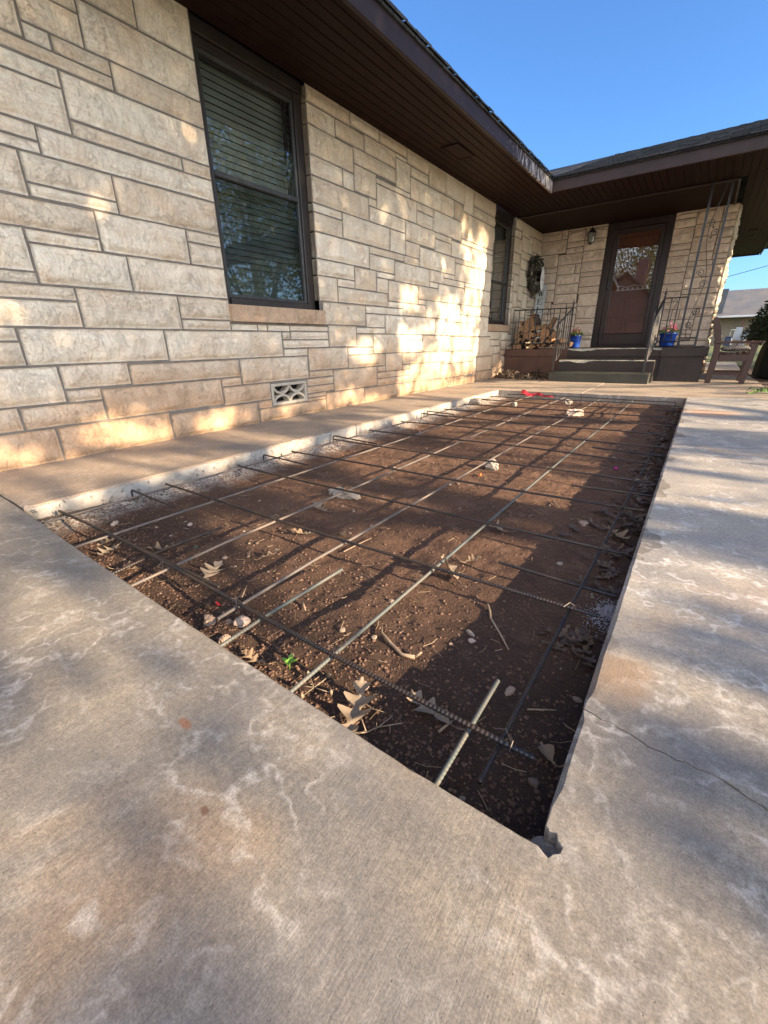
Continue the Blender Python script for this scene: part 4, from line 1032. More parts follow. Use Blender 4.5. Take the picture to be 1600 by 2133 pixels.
def finial(m, x, y, z, s=1.0, mi=0):
    m.lathe([(.012 * s, 0), (.017 * s, .012), (.009 * s, .022), (.014 * s, .036), (.019 * s, .052), (.014 * s, .068), (.007 * s, .085), (.003 * s, .125)], (x, y, z), 8, mi)
def bar(m, a, b, s=.012, n=4): m.tube([a, b], s, n)
def spiral(c, r0, turns, start, ax, sgn=1, n=26):
    pts = []
    for k in range(n):
        t = k / (n - 1); an = start + sgn * turns * 2 * math.pi * t; r = r0 * (1 - .8 * t)
        pts.append((c[0] + math.cos(an) * r, c[1], c[2] + math.sin(an) * r))
    return pts
def railing(name, label, x_top, x_low, x_far, zt, right):
    t = empty(name, (x_top, 8.15, ZP), label, 'railing', 'iron railings beside the porch steps')
    yt, yl = 8.15, 7.60
    zl = .88
    for nm, x, y, zb, ze in (('newel_post', x_top, yt, ZP, zt), ('newel_post', x_low, yl, .142, zl)):
        q = MB(); q.box(x - .0125, y - .0125, zb, x + .0125, y + .0125, ze); q.bbox(x - .03, y - .03, zb, x + .03, y + .03, zb + .006)
        pst = q.build(nm, M_ironlight, t)
        q = MB(); finial(q, x, y, ze); q.build('finial', M_ironlight, pst, smooth=True)
    q = MB(); q.tube([(x_top, yt, zt - .015), (x_low, yl, zl - .02)], .016, 6, flat=.6)
    q.tube([(x_low, yl, zl - .02), (x_low, yl - .03, zl - .035), (x_low, yl - .045, zl - .06)], .013, 6)
    q.build('hand_rail', M_ironlight, t)
    q = MB(); bar(q, (x_top, yt, ZP + .09), (x_low, yl, .27), .010); q.build('lower_rail', M_ironlight, t)
    for k in range(1, 6):
        f = k / 6
        x = x_top + (x_low - x_top) * f; y = yt + (yl - yt) * f
        q = MB(); bar(q, (x, y, ZP + .09 + (.27 - ZP - .09) * f), (x, y, zt - .015 + (zl - zt) * f), .007)
        q.build('baluster', M_ironlight, t)
    q = MB(); q.tube([(x_top, yt, zt - .012), (x_far, yt, zt - .012 + (.0 if right else .012))], .014, 6, flat=.7)
    q.build('top_rail', M_iron, t)
    q = MB(); bar(q, (x_top, yt, ZP + .085), (x_far, yt, ZP + .085), .009); q.build('bottom_rail', M_iron, t)
    n = 2 if right else 10
    for k in range(1, n + (1 if right else 1)):
        x = x_top + (x_far - x_top) * k / (n + (1 if right else 0))
        q = MB(); bar(q, (x, yt, ZP + .085), (x, yt, zt - .015), .0075); q.build('baluster', M_iron, t)
    q = MB()
    if right:
        xc = x_top + (x_far - x_top) * .5
        q.tube([(xc - .03, yt, zt - .06), (xc + .01, yt, zt - .03), (xc + .03, yt, zt - .07), (xc - .01, yt, zt - .2), (xc - .02, yt, zt - .32), (xc + .02, yt, zt - .45), (xc + .0, yt, zt - .52), (xc - .03, yt, zt - .5)], .005, 6)
        bar(q, (x_top, yt, ZP + .02), (x_far, yt, ZP + .02), .007)
    else:
        for zz in (zt - .09,):
            q.tube([(x_far + .24, yt, zz), (x_far + .42, yt, zz)], .007, 5)
        q.tube(spiral((x_far + .33, yt, zt - .045), .035, 1.4, 0, 'x'), .005, 5)
    q.build('scroll', M_iron, t)
    return t
railing('porch_railing', 'black iron railing in front of the firewood, sloping down the left side of the steps', 1.125, 1.06, .13, 1.13, False)
railing('porch_railing', 'narrow iron railing right of the steps, beside the pot of pink flowers', 2.41, 2.365, 2.69, 1.185, True)
t = empty('porch_post', (2.81, 8.16, ZP), 'tall openwork iron post with two uprights and scrolls at the porch corner', 'post')
for x, mm in ((2.70, M_iron), (2.914, M_ironlight)):
    q = MB(); q.box(x - .0135, 8.1465, ZP, x + .0135, 8.1735, ZT - .022); q.bbox(x - .03, 8.13, ZP, x + .03, 8.19, ZP + .006, .002)
    q.build('upright', mm, t)
q = MB(); bar(q, (2.70, 8.16, ZP + .13), (2.914, 8.16, ZP + .13), .009); q.build('cross_bar', M_iron, t)
q = MB(); bar(q, (2.70, 8.16, ZP + .03), (2.914, 8.16, ZP + .03), .007); q.build('cross_bar', M_iron, t)
q = MB(); yq = 8.16; xc = 2.807
stem = [(xc + .045 * math.sin(z_ * 5.3 + .6), yq, z_) for z_ in np.linspace(ZP + .14, ZT - .04, 60)]
q.tube(stem, .0045, 5)
for zc, s_, st_ in ((1.33, 1, 0), (1.47, -1, math.pi), (1.95, 1, 0), (2.07, -1, math.pi), (.98, 1, math.pi), (.80, -1, 0)):
    q.tube(spiral((xc + (.03 if s_ > 0 else -.03), yq, zc), .048, 1.5, st_, 'x', s_), .005, 5)
    q.lathe([(.004, -.012), (.013, 0), (.004, .012)], (xc, yq, zc - .05), 6)
q.build('scrollwork', M_iron, t)

# lantern
t = empty('wall_lantern', (.94, YD - .03, 2.38), 'small dark metal lantern fixed to the stone left of the door', 'lantern')
lx, ly = .94, YD - .13
q = MB(); q.bbox(lx - .05, YD - .035, 2.36, lx + .05, YD - .015, 2.50, .006); q.tube([(lx, YD - .03, 2.47), (lx, ly + .04, 2.52), (lx, ly, 2.515)], .009, 8); q.build('bracket', M_iron, t)
q = MB(); q.lathe([(.082, 0), (.070, .018), (.035, .06), (.03, .075), (.012, .085), (.006, .105)], (lx, ly, 2.43), 6); q.lathe([(.05, 0), (.045, -.012), (.02, -.022), (.008, -.04)], (lx, ly, 2.285), 6)
for k in range(6):
    an = k * math.pi / 3; c_, s_ = math.cos(an), math.sin(an)
    q.tube([(lx + .05 * c_, ly + .05 * s_, 2.283), (lx + .072 * c_, ly + .072 * s_, 2.435)], .004, 4)
q.build('cage', M_iron, t)
m_lg, nt_, bs_ = newmat('lantern_glass'); setc(nt_, bs_, (.30, .33, .29)); bs_.inputs['Roughness'].default_value = .18; bs_.inputs['Transmission Weight'].default_value = .35
q = MB(); q.lathe([(.047, 0), (.068, .145)], (lx, ly, 2.286), 6); q.build('glass', m_lg, t)

# ---------------------------------------------------------------- leaves
def oak_outline(L, wd, lobes, rr, sharp=.5):
    n = 33; W = []
    for k in range(n):
        t = k / (n - 1)
        env = math.sin(math.pi * min(1, t * 1.02)) ** .7 * (0.55 + .6 * t if t < .75 else 1.0 * (1 - (t - .75) * 1.2))
        lob = .5 + .5 * math.cos(2 * math.pi * (t * lobes + .45))
        W.append(max(.004 * L / .1, wd * env * (.17 + .83 * lob ** 1.15)))
    return W
def oak_leaf(L, wd, lobes, seed, curl=.25, seg=33, stem=True):
    rr = random.Random(seed); W = oak_outline(L, wd, lobes, rr)
    m = MB(); V = []; n = len(W)
    bend = rr.uniform(-.4, .4); cu = curl * rr.uniform(.6, 1.4); tw = rr.uniform(-.5, .5)
    sa = [rr.uniform(.75, 1.15) for _ in range(lobes + 2)]; sb = [rr.uniform(.75, 1.15) for _ in range(lobes + 2)]
    for k in range(n):
        t = k / (n - 1); li = int(t * lobes)
        x = (t - .45) * L
        z0 = cu * L * .5 * (t - .45) ** 2 * 2 + .03 * L * math.sin(t * 9 + seed)
        for s_, sc in ((1, sa[li]), (.5, sa[li]), (0, 1), (-.5, sb[li]), (-1, sb[li])):
            wv = W[k] * sc * s_
            # lobes sweep forward
            xx = x + abs(s_) * W[k] * .35
            z = z0 + cu * (abs(wv) ** 1.6) * 4.5 / max(wd, .01) * .12 + .12 * tw * wv + .05 * wd * math.sin(k * .9 + s_ * 2 + seed)
            V.append((xx, wv + bend * L * .12 * math.sin(math.pi * t), z))
    F = []
    for k in range(n - 1):
        for j in range(4):
            F.append((k * 5 + j, k * 5 + j + 1, (k + 1) * 5 + j + 1, (k + 1) * 5 + j))
    m.add(V, F)
    if stem: m.tube([(-.45 * L, 0, V[2][2]), (-.62 * L, bend * .02, V[2][2] + .004), (-.72 * L, bend * .04, V[2][2] + .012)], .0012, 5)
    return m
LEAVES = [(1.502, 0.67, 70, 'folded grey-brown leaf lying under the short rebar near the left corner'), (1.365, 0.552, 60, 'brown oak leaf in the shade by the near left corner of the pit'), (1.842, 0.659, 90, 'large many-lobed oak leaf behind the doubled front rebar'), (1.897, 0.86, 60, 'curled brown leaf in the middle of the first row of bays'),
          (1.73, 1.312, 75, 'pointed oak leaf in front of the biggest white lump'), (1.851, 1.068, 55, 'pale oak leaf beside the second long rebar'), (2.002, 1.157, 50, 'small tan leaf half under the second cross rebar'), (2.511, 1.521, 62, 'star-shaped oak leaf under the third cross rebar, right of a long bar'),
          (2.511, 1.094, 80, 'sunlit tan oak leaf propped against the second cross rebar'), (2.59, 0.492, 100, 'broad grey oak leaf with deep lobes at the front slab edge'), (2.726, 0.587, 80, 'three-pointed grey leaf under the front rebar near the right corner'), (2.952, 0.617, 40, 'small rounded tan leaf against the slab edge in the right corner'),
          (2.283, 0.486, 50, 'dark curled leaf at the front slab edge left of the green sprout'), (1.585, 0.505, 50, 'grey leaf at the front slab edge on the left'), (1.277, 0.582, 50, 'small leaf beside the first long rebar at the near end'), (2.905, 1.782, 65, 'lobed oak leaf on the leaf pile under the right-hand long rebar'),
          (2.531, 1.211, 42, 'thin brown leaf on the sunlit soil behind the second cross rebar')]
for i, (x, y, L, lab) in enumerate(LEAVES):
    lob = (3, 4, 4, 3, 4)[i % 5]
    mm_ = oak_leaf(L * .00145, L * .00145 * (.38 if i not in (3, 11) else .26), lob if i != 11 else 1, 40 + i, curl=.28)
    o = mm_.build('oak_leaf', M_palefoil if i in (1, 2, 9, 10, 8, 4) else M_dryleaf, smooth=True, fixn=False, local=True)
    o.location = (x, y, float(soil_h(np.array([x]), np.array([y]))[0]) + .014)
    o.rotation_euler = (random.Random(i).uniform(-.25, .25), random.Random(i + 9).uniform(-.25, .25), random.Random(i + 5).uniform(0, 6.28))
    if i == 8: o.rotation_euler = (.7, -.35, 2.6); o.location.z += .012
    if i == 9: o.rotation_euler = (.0, -.1, 2.0)
    if i == 10: o.rotation_euler = (.1, .05, 2.9)
    tag(o, lab, 'leaf', 'dry oak leaves lying in the pit')

def leaf_cloud(name, mat, pts, seed, size=(.03, .075), flat=.5, kind=True):
    rr = random.Random(seed)
    protos = [oak_leaf(1.0, .34, k, 90 + k, .4, stem=False) for k in (2, 3, 4)]
    P = [np.array(p.v)[:, :] for p in protos]
    # thin the prototypes for the mass
    m = MB()
    for (x, y, z) in pts:
        k = rr.randrange(3); s = rr.uniform(*size)
        E_ = Matrix.Rotation(rr.uniform(0, 6.28), 3, 'Z') @ Matrix.Rotation(rr.uniform(-flat, flat), 3, 'X') @ Matrix.Rotation(rr.uniform(-flat, flat), 3, 'Y')
        A = np.array(E_) * s
        sel = [i * 5 + j for i in range(0, 33, 4) for j in (0, 2, 4)]
        V = P[k][sel] @ A.T + np.array([x, y, z])
        F = []
        nn = len(sel) // 3
        for a in range(nn - 1):
            F += [(a * 3, a * 3 + 1, a * 3 + 4, a * 3 + 3), (a * 3 + 1, a * 3 + 2, a * 3 + 5, a * 3 + 4)]
        m.add(V.tolist(), F)
    o = m.build(name, mat, fixn=False, smooth=True)
    if kind: o['kind'] = 'stuff'
    return o
rr = random.Random(77)
pts = []
for k in range(520):
    y = .95 + 4.7 * rr.random() ** 1.2; x = XR - .02 - abs(rr.gauss(0, .085))
    if (y < 1.45 and rr.random() < .35) or 1.06 < y < 1.31: continue
    if not XL < x < XR - .015: continue
    pts.append((x, y, float(soil_h(np.array([x]), np.array([y]))[0]) + .004 + rr.random() * .014))
leaf_cloud('leaf_litter', M_darkleaf, pts, 5, (.03, .075), .35)
pts = []
for k in range(800):
    x = rr.uniform(.03, 1.06); y = YP - .0 - abs(rr.gauss(0, .28)); y = min(y, YP + .01)
    if y < 7.15 + .3 * rr.random(): continue
    hgt = .13 * sst(7.2, 8.1, y) * (.5 + .5 * math.sin(x * 7) ** 2)
    pts.append((x, y, .008 + float(hgt) * rr.random()))
leaf_cloud('leaf_heap', M_darkleaf, pts, 6, (.05, .10), .9)

# crumbs, pebbles and straw over the soil
def pebbles(name, mat, n, size, seed, region=None, squash=.7, zoff=0.0, power=1.6):
    rr = np.random.RandomState(seed)
    base = np.array([(1, 0, 0), (-1, 0, 0), (0, 1, 0), (0, -1, 0), (0, 0, 1), (0, 0, -1)], float)
    F0 = [(0, 2, 4), (2, 1, 4), (1, 3, 4), (3, 0, 4), (2, 0, 5), (1, 2, 5), (3, 1, 5), (0, 3, 5)]
    # one subdivision for a rounder lump
    vs_ = [tuple(b) for b in base]; cache = {}; F1 = []
    def midp(a, b):
        k = (min(a, b), max(a, b))
        if k not in cache:
            p = np.array(vs_[a]) + np.array(vs_[b]); p /= np.linalg.norm(p); cache[k] = len(vs_); vs_.append(tuple(p))
        return cache[k]
    for a, b, c in F0:
        ab, bc, ca = midp(a, b), midp(b, c), midp(c, a)
        F1 += [(a, ab, ca), (ab, b, bc), (ca, bc, c), (ab, bc, ca)]
    U = np.array(vs_)
    if region is None:
        x = rr.uniform(XL, XR, n); y = YF + (YB - YF) * rr.rand(n) ** power
    else: x, y = region(rr, n)
    s = size[0] + (size[1] - size[0]) * rr.rand(n) ** 5.0
    z = soil_h(x, y) + zoff
    m = MB(); V = []; F = []
    for i in range(n):
        q = U * (1 + .32 * (rr.rand(len(U), 1) - .5)) * s[i] * np.array([1, rr.uniform(.6, 1), squash * rr.uniform(.6, 1.1)])
        an = rr.uniform(0, 6.28); c_, s_ = math.cos(an), math.sin(an)
        q = q @ np.array([[c_, s_, 0], [-s_, c_, 0], [0, 0, 1]]) + np.array([x[i], y[i], z[i] + s[i] * .25])
        V.append(q); F.append(np.array(F1) + i * len(U))
    m.v = np.concatenate(V).tolist(); m.f = np.concatenate(F).tolist(); m.m = [0] * len(m.f)
    o = m.build(name, mat, fixn=False); o['kind'] = 'stuff'
    return o
pebbles('soil_crumbs', M_clod, 22000, (.0010, .0058), 3)
def reg_front(rr, n):
    return rr.uniform(XL, XR, n), YF + .02 + np.abs(rr.normal(0, .22, n))
pebbles('soil_crumbs', M_clod, 14000, (.0008, .0048), 4, reg_front)
pebbles('gravel_bits', M_pebble, 900, (.0018, .011), 8)
m = MB(); rr = random.Random(31)
for k in range(650):
    x = rr.uniform(XL, XR); y = YF + (YB - YF) * rr.random() ** 1.7; z = float(soil_h(np.array([x]), np.array([y]))[0]) + .003 + .006 * rr.random()
    L = rr.uniform(.008, .05); an = rr.uniform(0, 6.28); r_ = rr.uniform(.0004, .0011)
    dx, dy = math.cos(an) * L / 2, math.sin(an) * L / 2; b_ = rr.uniform(-.3, .3) * L
    m.tube([(x - dx, y - dy, z + rr.uniform(0, .006)), (x - dy * .0 + b_ * .3, y + b_ * .3, z + .002), (x + dx, y + dy, z + rr.uniform(0, .008))], r_, 4, cap=False)
o = m.build('straw_litter', M_litter, fixn=False); o['kind'] = 'stuff'

# ---------------------------------------------------------------- steel bars
def rebar(path, r=.0046, rib=True, hook=None, ribh=1.20):
    P = [Vector(p) for p in path]
    if hook: P = [P[0] + Vector((0, 0, -.055)), P[0] + Vector((0, 0, -.012)), P[0] + Vector((.010, 0, 0))] + P[1:]
    # resample
    L = [0]
    for a, b in zip(P, P[1:]): L.append(L[-1] + (b - a).length)
    n = max(2, int(L[-1] / .0022))
    pts = []; j = 0
    for k in range(n + 1):
        d = L[-1] * k / n
        while j < len(L) - 2 and L[j + 1] < d: j += 1
        t = (d - L[j]) / max(1e-9, L[j + 1] - L[j])
        pts.append(P[j].lerp(P[j + 1], t))
    rad = [r * (1.0 if (k % 4 < 2) else ribh) if rib else r for k in range(n + 1)]
    m = MB(); m.tube(pts, r, 8, True, rad=rad)
    return m
CROSS_Y = [.562, 1.028, 1.455, 1.888, 2.318, 2.755, 3.22, 3.665, 4.09, 4.54, 4.985, 5.385, 5.735]
CROSS_X = [(.872, 2.942), (.912, 2.952), (.913, 2.951), (.933, 2.972), (.936, 2.954), (.923, 2.937), (.93, 2.95), (.89, 2.945), (.90, 2.97), (.922, 2.90), (.955, 2.93), (.90, 2.95), (1.0, 2.90)]
LONG_X = [.942, 1.325, 1.742, 2.125, 2.482, 2.895]
ORD = ['first', 'second', 'third', 'fourth', 'fifth', 'sixth', 'seventh', 'eighth', 'ninth', 'tenth', 'eleventh', 'twelfth', 'thirteenth']
rr = random.Random(4)
ZC, ZL = -.036, -.0468
def wire_tie(parent, x, y, z):
    q = MB()
    for s_ in (-1, 1):
        pts = []
        for k in range(13):
            a = 2 * math.pi * k / 12
            pts.append((x + s_ * math.cos(a) * .010, y + math.cos(a) * .0075, z - .005 + math.sin(a) * .0125))
        q.tube(pts[:-1], .0009, 4, closed=True)
    a = rr.uniform(0, 6.28)
    q.tube([(x, y, z + .010), (x + .012 * math.cos(a), y + .012 * math.sin(a), z + .017), (x + .03 * math.cos(a + .5), y + .03 * math.sin(a + .5), z + .009)], .0009, 4)
    q.tube([(x, y, z + .010), (x - .010 * math.cos(a), y - .012 * math.sin(a), z + .014), (x - .022 * math.cos(a - .6), y - .022 * math.sin(a - .6), z + .002)], .0009, 4)
    return q.build('wire_tie', M_wire, parent)
for i, y in enumerate(CROSS_Y):
    x0, x1 = CROSS_X[i]
    skew = rr.uniform(-.010, .010)
    path = []
    for k in range(9):
        t = k / 8; x = x0 + (x1 - x0) * t
        path.append((x, y + skew * (t - .5) * 2 + .010 * math.sin(t * 5 + i), ZC + .004 * math.sin(t * 7 + i * 2)))
    o = rebar(path, .0048 if i == 0 else .0046).build('cross_rebar', M_rebar, origin=(x0, y, ZC), smooth=True, fixn=False)
    lab = 'dark ribbed rebar laid across the pit, %s from the near edge' % ORD[i]
    if i == 12: lab = 'dark ribbed rebar laid across the pit, last before the back walk'
    tag(o, lab, 'rebar', 'cross rebars laid over the pit')
    for j, xl in enumerate(LONG_X):
        if i < 6 and x0 < xl < x1 and ((i + j) % 3 != 1 or j >= 4): wire_tie(o, xl, y + skew * ((xl - x0) / (x1 - x0) - .5) * 2, ZC)
LONG_Y = [(.484, 5.62), (.40, 5.80), (.405, 5.74), (.50, 5.75), (.40, 5.72), (.468, 5.70)]
LLAB = ['long grey rebar beside the white walk edge', 'long grey rebar running lengthwise, second from the white walk edge', 'long grey rebar running lengthwise, third from the white walk edge', 'long grey rebar with a loose near end by the red scrap', 'long sunlit rebar running lengthwise through the middle of the sunny strip', 'long dark rebar running lengthwise in the shade of the right slab']
for j, x in enumerate(LONG_X):
    ya, yb = LONG_Y[j]
    path = [(x + .010 * math.sin(t * 4 + j) + .012 * (t - .5) * (1 if j % 2 else -1), ya + (yb - ya) * t, ZL + .003 * math.sin(t * 9 + j) - (.012 if (j in (2, 3) and t < .01) else 0)) for t in np.linspace(0, 1, 15)]
    o = rebar(path, .0047, ribh=1.11).build('long_rebar', (M_rebarlong, M_rebarlong, M_rebarlong, M_rebarlong, M_rebargreen, M_rebar)[j], origin=(x, ya, ZL), smooth=True, fixn=False)
    tag(o, LLAB[j], 'rebar', 'long rebars running the length of the pit')
SHORTS = [([(1.60, .580), (2.019, .580)], -.036, 'short dark bar lying against the front cross rebar'), ([(1.622, .445), (1.591, .659), (1.595, .879)], -.058, 'short bar on the soil poking out under the front slab on the left'),
          ([(2.233, .42), (2.228, .574), (2.234, .878)], -.050, 'short greenish bar crossing under the front cross rebar'), ([(2.823, .40), (2.821, .698)], -.050, 'short thick greenish bar near the right front corner'),
          ([(2.64, 2.131), (2.985, 2.16)], -.045, 'short ribbed dowel from the right slab, half in the sun'), ([(2.565, 3.03), (2.975, 2.997)], -.045, 'short dark dowel from the right slab towards the far end'),
          ([(2.628, 1.205), (2.978, 1.192)], -.055, 'short ribbed dowel from the right slab above the white powder'), ([(.885, .46), (.956, .868)], -.048, 'short bar lapped beside the first long rebar at the left corner'), ([(2.40, 5.85), (2.404, 4.598)], -.048, 'short far bar poking out under the back walk')]
for k, (pl, z, lab) in enumerate(SHORTS):
    o = rebar([(x, y, z) for x, y in pl], .0046, ribh=1.12 if k in (2, 3) else 1.2).build('short_rebar', M_rebargreen if k in (2, 3) else M_rebar, origin=(pl[0][0], pl[0][1], z), smooth=True, fixn=False)
    tag(o, lab, 'rebar', 'short bars and dowels')
HOOKS = [((.884, .871), (1.27, .869), 'nearest'), ((.878, 1.690), (1.281, 1.686), 'second'), ((.862, 2.375), (1.30, 2.345), 'third'), ((.88, 3.655), (1.178, 3.644), 'fourth'), ((.866, 3.80), (1.18, 3.78), 'fifth'), ((.88, 5.0), (1.187, 4.95), 'farthest')]
for (a, b, od) in HOOKS:
    o = rebar([(a[0], a[1], -.024), (b[0], b[1], -.034)], .0044, hook=True).build('hooked_dowel', M_rebar, origin=(a[0], a[1], -.024), smooth=True, fixn=False)
    tag(o, 'short dowel with a bent end at the white walk edge, %s of six' % od, 'rebar', 'hooked dowels along the walk')
# ---------------------------------------------------------------- rubble, sticks and scraps
def lump(r, seed, sq=(1, .8, .55), n=14, rough=.35, facet=True):
    rr = np.random.RandomState(seed); m = MB(); V = []; F = []
    nu, nv = n, n // 2 + 2
    pl = rr.normal(size=(9, 3)); pl /= np.linalg.norm(pl, axis=1)[:, None]; pd = rr.uniform(.62, .95, 9)
    for i in range(nv):
        th = math.pi * i / (nv - 1)
        for k in range(nu):
            ph = 2 * math.pi * k / nu
            d = np.array([math.sin(th) * math.cos(ph), math.sin(th) * math.sin(ph), math.cos(th)])
            q = d @ pl.T; s = 1.0
            for a, b in zip(q, pd):
                if a > 1e-6: s = min(s, b / a)
            s *= 1 + rough * 1.9 * (fbm(np.array([d[0] * 3 + seed + d[2]]), np.array([d[1] * 3 + d[2] * 2]), seed, 3)[0] - .5)
            V.append(tuple(d * s * r * np.array(sq)))
    for i in range(nv - 1):
        for k in range(nu):
            F.append((i * nu + k, (i + 1) * nu + k, (i + 1) * nu + (k + 1) % nu, i * nu + (k + 1) % nu))
    return m.add(V, F)
def sz(x, y): return float(soil_h(np.array([x]), np.array([y]))[0])
ROCKS = [(1.70, 1.53, .060, (1.35, .75, .40), M_whiterock, 'biggest flat lump of limed rubble, left of the middle of the pit', 0), (1.60, 1.56, .045, (1.2, .8, .4), M_whiterock, 'low limed lump just left of the biggest one', 0), (2.12, 2.40, .050, (1.1, .8, .75), M_whiterock, 'upright white broken block with a rough chalky side', 0),
         (2.085, 4.70, .085, (1.2, .6, .6), M_pinkrock, 'flat pinkish block in the sun at the far end', 0), (1.296, 5.14, .050, (1, .8, .8), M_whiterock, 'small pale rock near the far left end of the pit', 0), (1.80, 5.62, .060, (1.0, .7, .8), M_whiterock, 'pale lump under the back walk at the far end', 0),
         (.885, 4.92, .07, (.8, 1.5, .8), M_whiterock, 'white broken piece lying against the white walk edge', 0), (2.045, .515, .022, (1.1, .8, .7), M_tanrock, 'tan stone at the near slab edge, left of the pale one', 0), (2.136, .563, .022, (1, .85, .75), M_pinkrock, 'pale round stone beside the short greenish bar', 0),
         (2.156, .489, .018, (1.1, .8, .6), M_tanrock, 'orange-tan stone tucked under the near slab edge', 0), (2.095, .548, .012, (1, .8, .6), M_tanrock, 'small tan chip between two stones by the near edge', 0), (2.769, 1.80, .026, (1.3, .8, .4), M_tanrock, 'smooth flat oval stone in the shade right of the sun edge', 0),
         (2.697, .849, .010, (1, .8, .6), M_pinkrock, 'small pink pebble under the white chip', 0), (2.681, .874, .012, (.45, 1.3, .5), M_whiterock, 'sharp white chip standing beside the pink pebble', 0), (2.554, .577, .013, (1.2, .8, .5), M_pinkrock, 'pale flat pebble below the front rebar', 0),
         (2.773, 1.409, .014, (1.1, .7, .5), M_whiterock, 'white pebble in the shade between two dowels', 0), (1.082, .693, .018, (1.2, .8, .6), M_pinkrock, 'white-pink stone in the left corner bay', 0), (1.349, .884, .012, (1, .9, .7), M_pinkrock, 'round pale pebble beside the first long rebar', 0), (2.835, .747, .014, (1.2, .7, .5), M_tanrock, 'tan pebble near the right-hand long rebar', 0)]
for i, (x, y, r, sq, mt, lab, _) in enumerate(ROCKS):
    o = lump(r, 50 + i, sq, 22).build('rock', mt, fixn=True, local=True)
    o.location = (x, y, sz(x, y) + r * sq[2] * .45); o.rotation_euler = (0, 0, i * 1.3)
    tag(o, lab, 'rock', 'rocks and broken concrete in the pit')
# lime spilled at the slab edge
M_lime = plain('lime_powder', (.42, .43, .48), .95, .35, 60, bmp=.6, bsc=160, obj=False)
m = MB(); rq = np.random.RandomState(12); U = np.array([(1, 0, 0), (-1, 0, 0), (0, 1, 0), (0, -1, 0), (0, 0, 1), (0, 0, -1)], float)
for k in range(2600):
    t = abs(rq.normal(0, .030)); a = rq.uniform(0, 6.283)
    x = min(2.968 + t * math.cos(a), XR - .005 - .004 * rq.rand()); y = 1.188 + 1.5 * t * math.sin(a)
    sz_ = rq.uniform(.0007, .0020) if rq.rand() < .9 else rq.uniform(.002, .004)
    z = float(soil_h(np.array([x]), np.array([y]))[0]) + .030 * math.exp(-(t / .026) ** 2) * rq.rand() ** .5 + .002
    m.add((U * sz_ * rq.uniform(.7, 1.3, (6, 1)) + np.array([x, y, z])).tolist(), [(0, 2, 4), (2, 1, 4), (1, 3, 4), (3, 0, 4), (2, 0, 5), (1, 2, 5), (3, 1, 5), (0, 3, 5)])
tag(m.build('lime_spill', M_lime, origin=(2.968, 1.188, -.1), fixn=False), 'little heap of white powder spilled against the right slab', 'powder')
STICKS = [([(2.469, .765), (2.49, .738), (2.53, .718), (2.577, .702), (2.608, .712)], .0042, 'pale crooked stick in the middle of the front bay'), ([(2.672, 1.01), (2.69, .985), (2.704, .955), (2.745, .915), (2.785, .878)], .0034, 'brown bent stick in the shade behind the pale one'), ([(2.623, .457), (2.640, .475), (2.653, .497), (2.662, .535)], .0018, 'thin forked twig at the front slab edge'),
          ([(2.197, .732), (2.237, .706)], .0035, 'short stick stub beside the greenish bar'), ([(2.016, .65), (1.98, .697)], .0022, 'short pale stick leaning on a long rebar'), ([(2.759, .555), (2.772, .60)], .0030, 'short stick below the three-pointed leaf'), ([(2.885, .711), (2.935, .743)], .0020, 'thin stick beside the right-hand long rebar'), ([(2.593, 1.982), (2.639, 1.919)], .004, 'dark stick on the sunlit soil'), ([(2.09, 1.05), (2.10, 1.12), (2.115, 1.19)], .0024, 'long thin stick in the second row of bays')]
for i, (pl, r, lab) in enumerate(STICKS):
    m = MB(); P = [(x, y, sz(x, y) + .008) for x, y in pl]
    rad_ = [r * (1.1 - .5 * k / max(1, len(P) - 1)) for k in range(len(P))]
    if i == 0: rad_ = [r * .35, r * .7, r * .9, r * 1.05, r * 1.25]
    m.tube(P, r, 7, rad=rad_)
    if i == 2:
        m.tube([P[2], (2.69, .53, P[2][2] + .004)], r * .7, 5); m.tube([P[1], (2.60, .50, P[1][2] + .01)], r * .7, 5)
    if i == 0: m.tube([P[4], (2.618, .728, P[4][2] + .010)], r * .8, 6)
    tag(m.build('stick', M_stick, origin=P[0], smooth=True), lab, 'stick', 'dead sticks in the pit')
# seedling
t = empty('seedling', (2.369, .52, sz(2.369, .52)), 'tiny bright green seedling at the front slab edge', 'seedling')
q = MB(); q.tube([(2.369, .52, sz(2.369, .52)), (2.371, .521, sz(2.369, .52) + .02)], .0012, 5); q.build('stem', M_sprout, t)
for k in range(4):
    a = k * 1.57 + .5; q = MB(); L = .019; c_, s_ = math.cos(a), math.sin(a); z = sz(2.369, .52) + .02
    V = []; 
    for i in range(7):
        tt = i / 6; wd = .0065 * math.sin(math.pi * tt) ** .8
        for s2 in (-1, 0, 1): V.append((2.371 + c_ * L * tt - s_ * wd * s2, .521 + s_ * L * tt + c_ * wd * s2, z + .010 * tt - .003 * (s2 == 0)))
    q.add(V, [(i * 3 + j, i * 3 + j + 1, i * 3 + j + 4, i * 3 + j + 3) for i in range(6) for j in (0, 1)]); q.build('leaf', M_sprout, t, smooth=True, fixn=False)
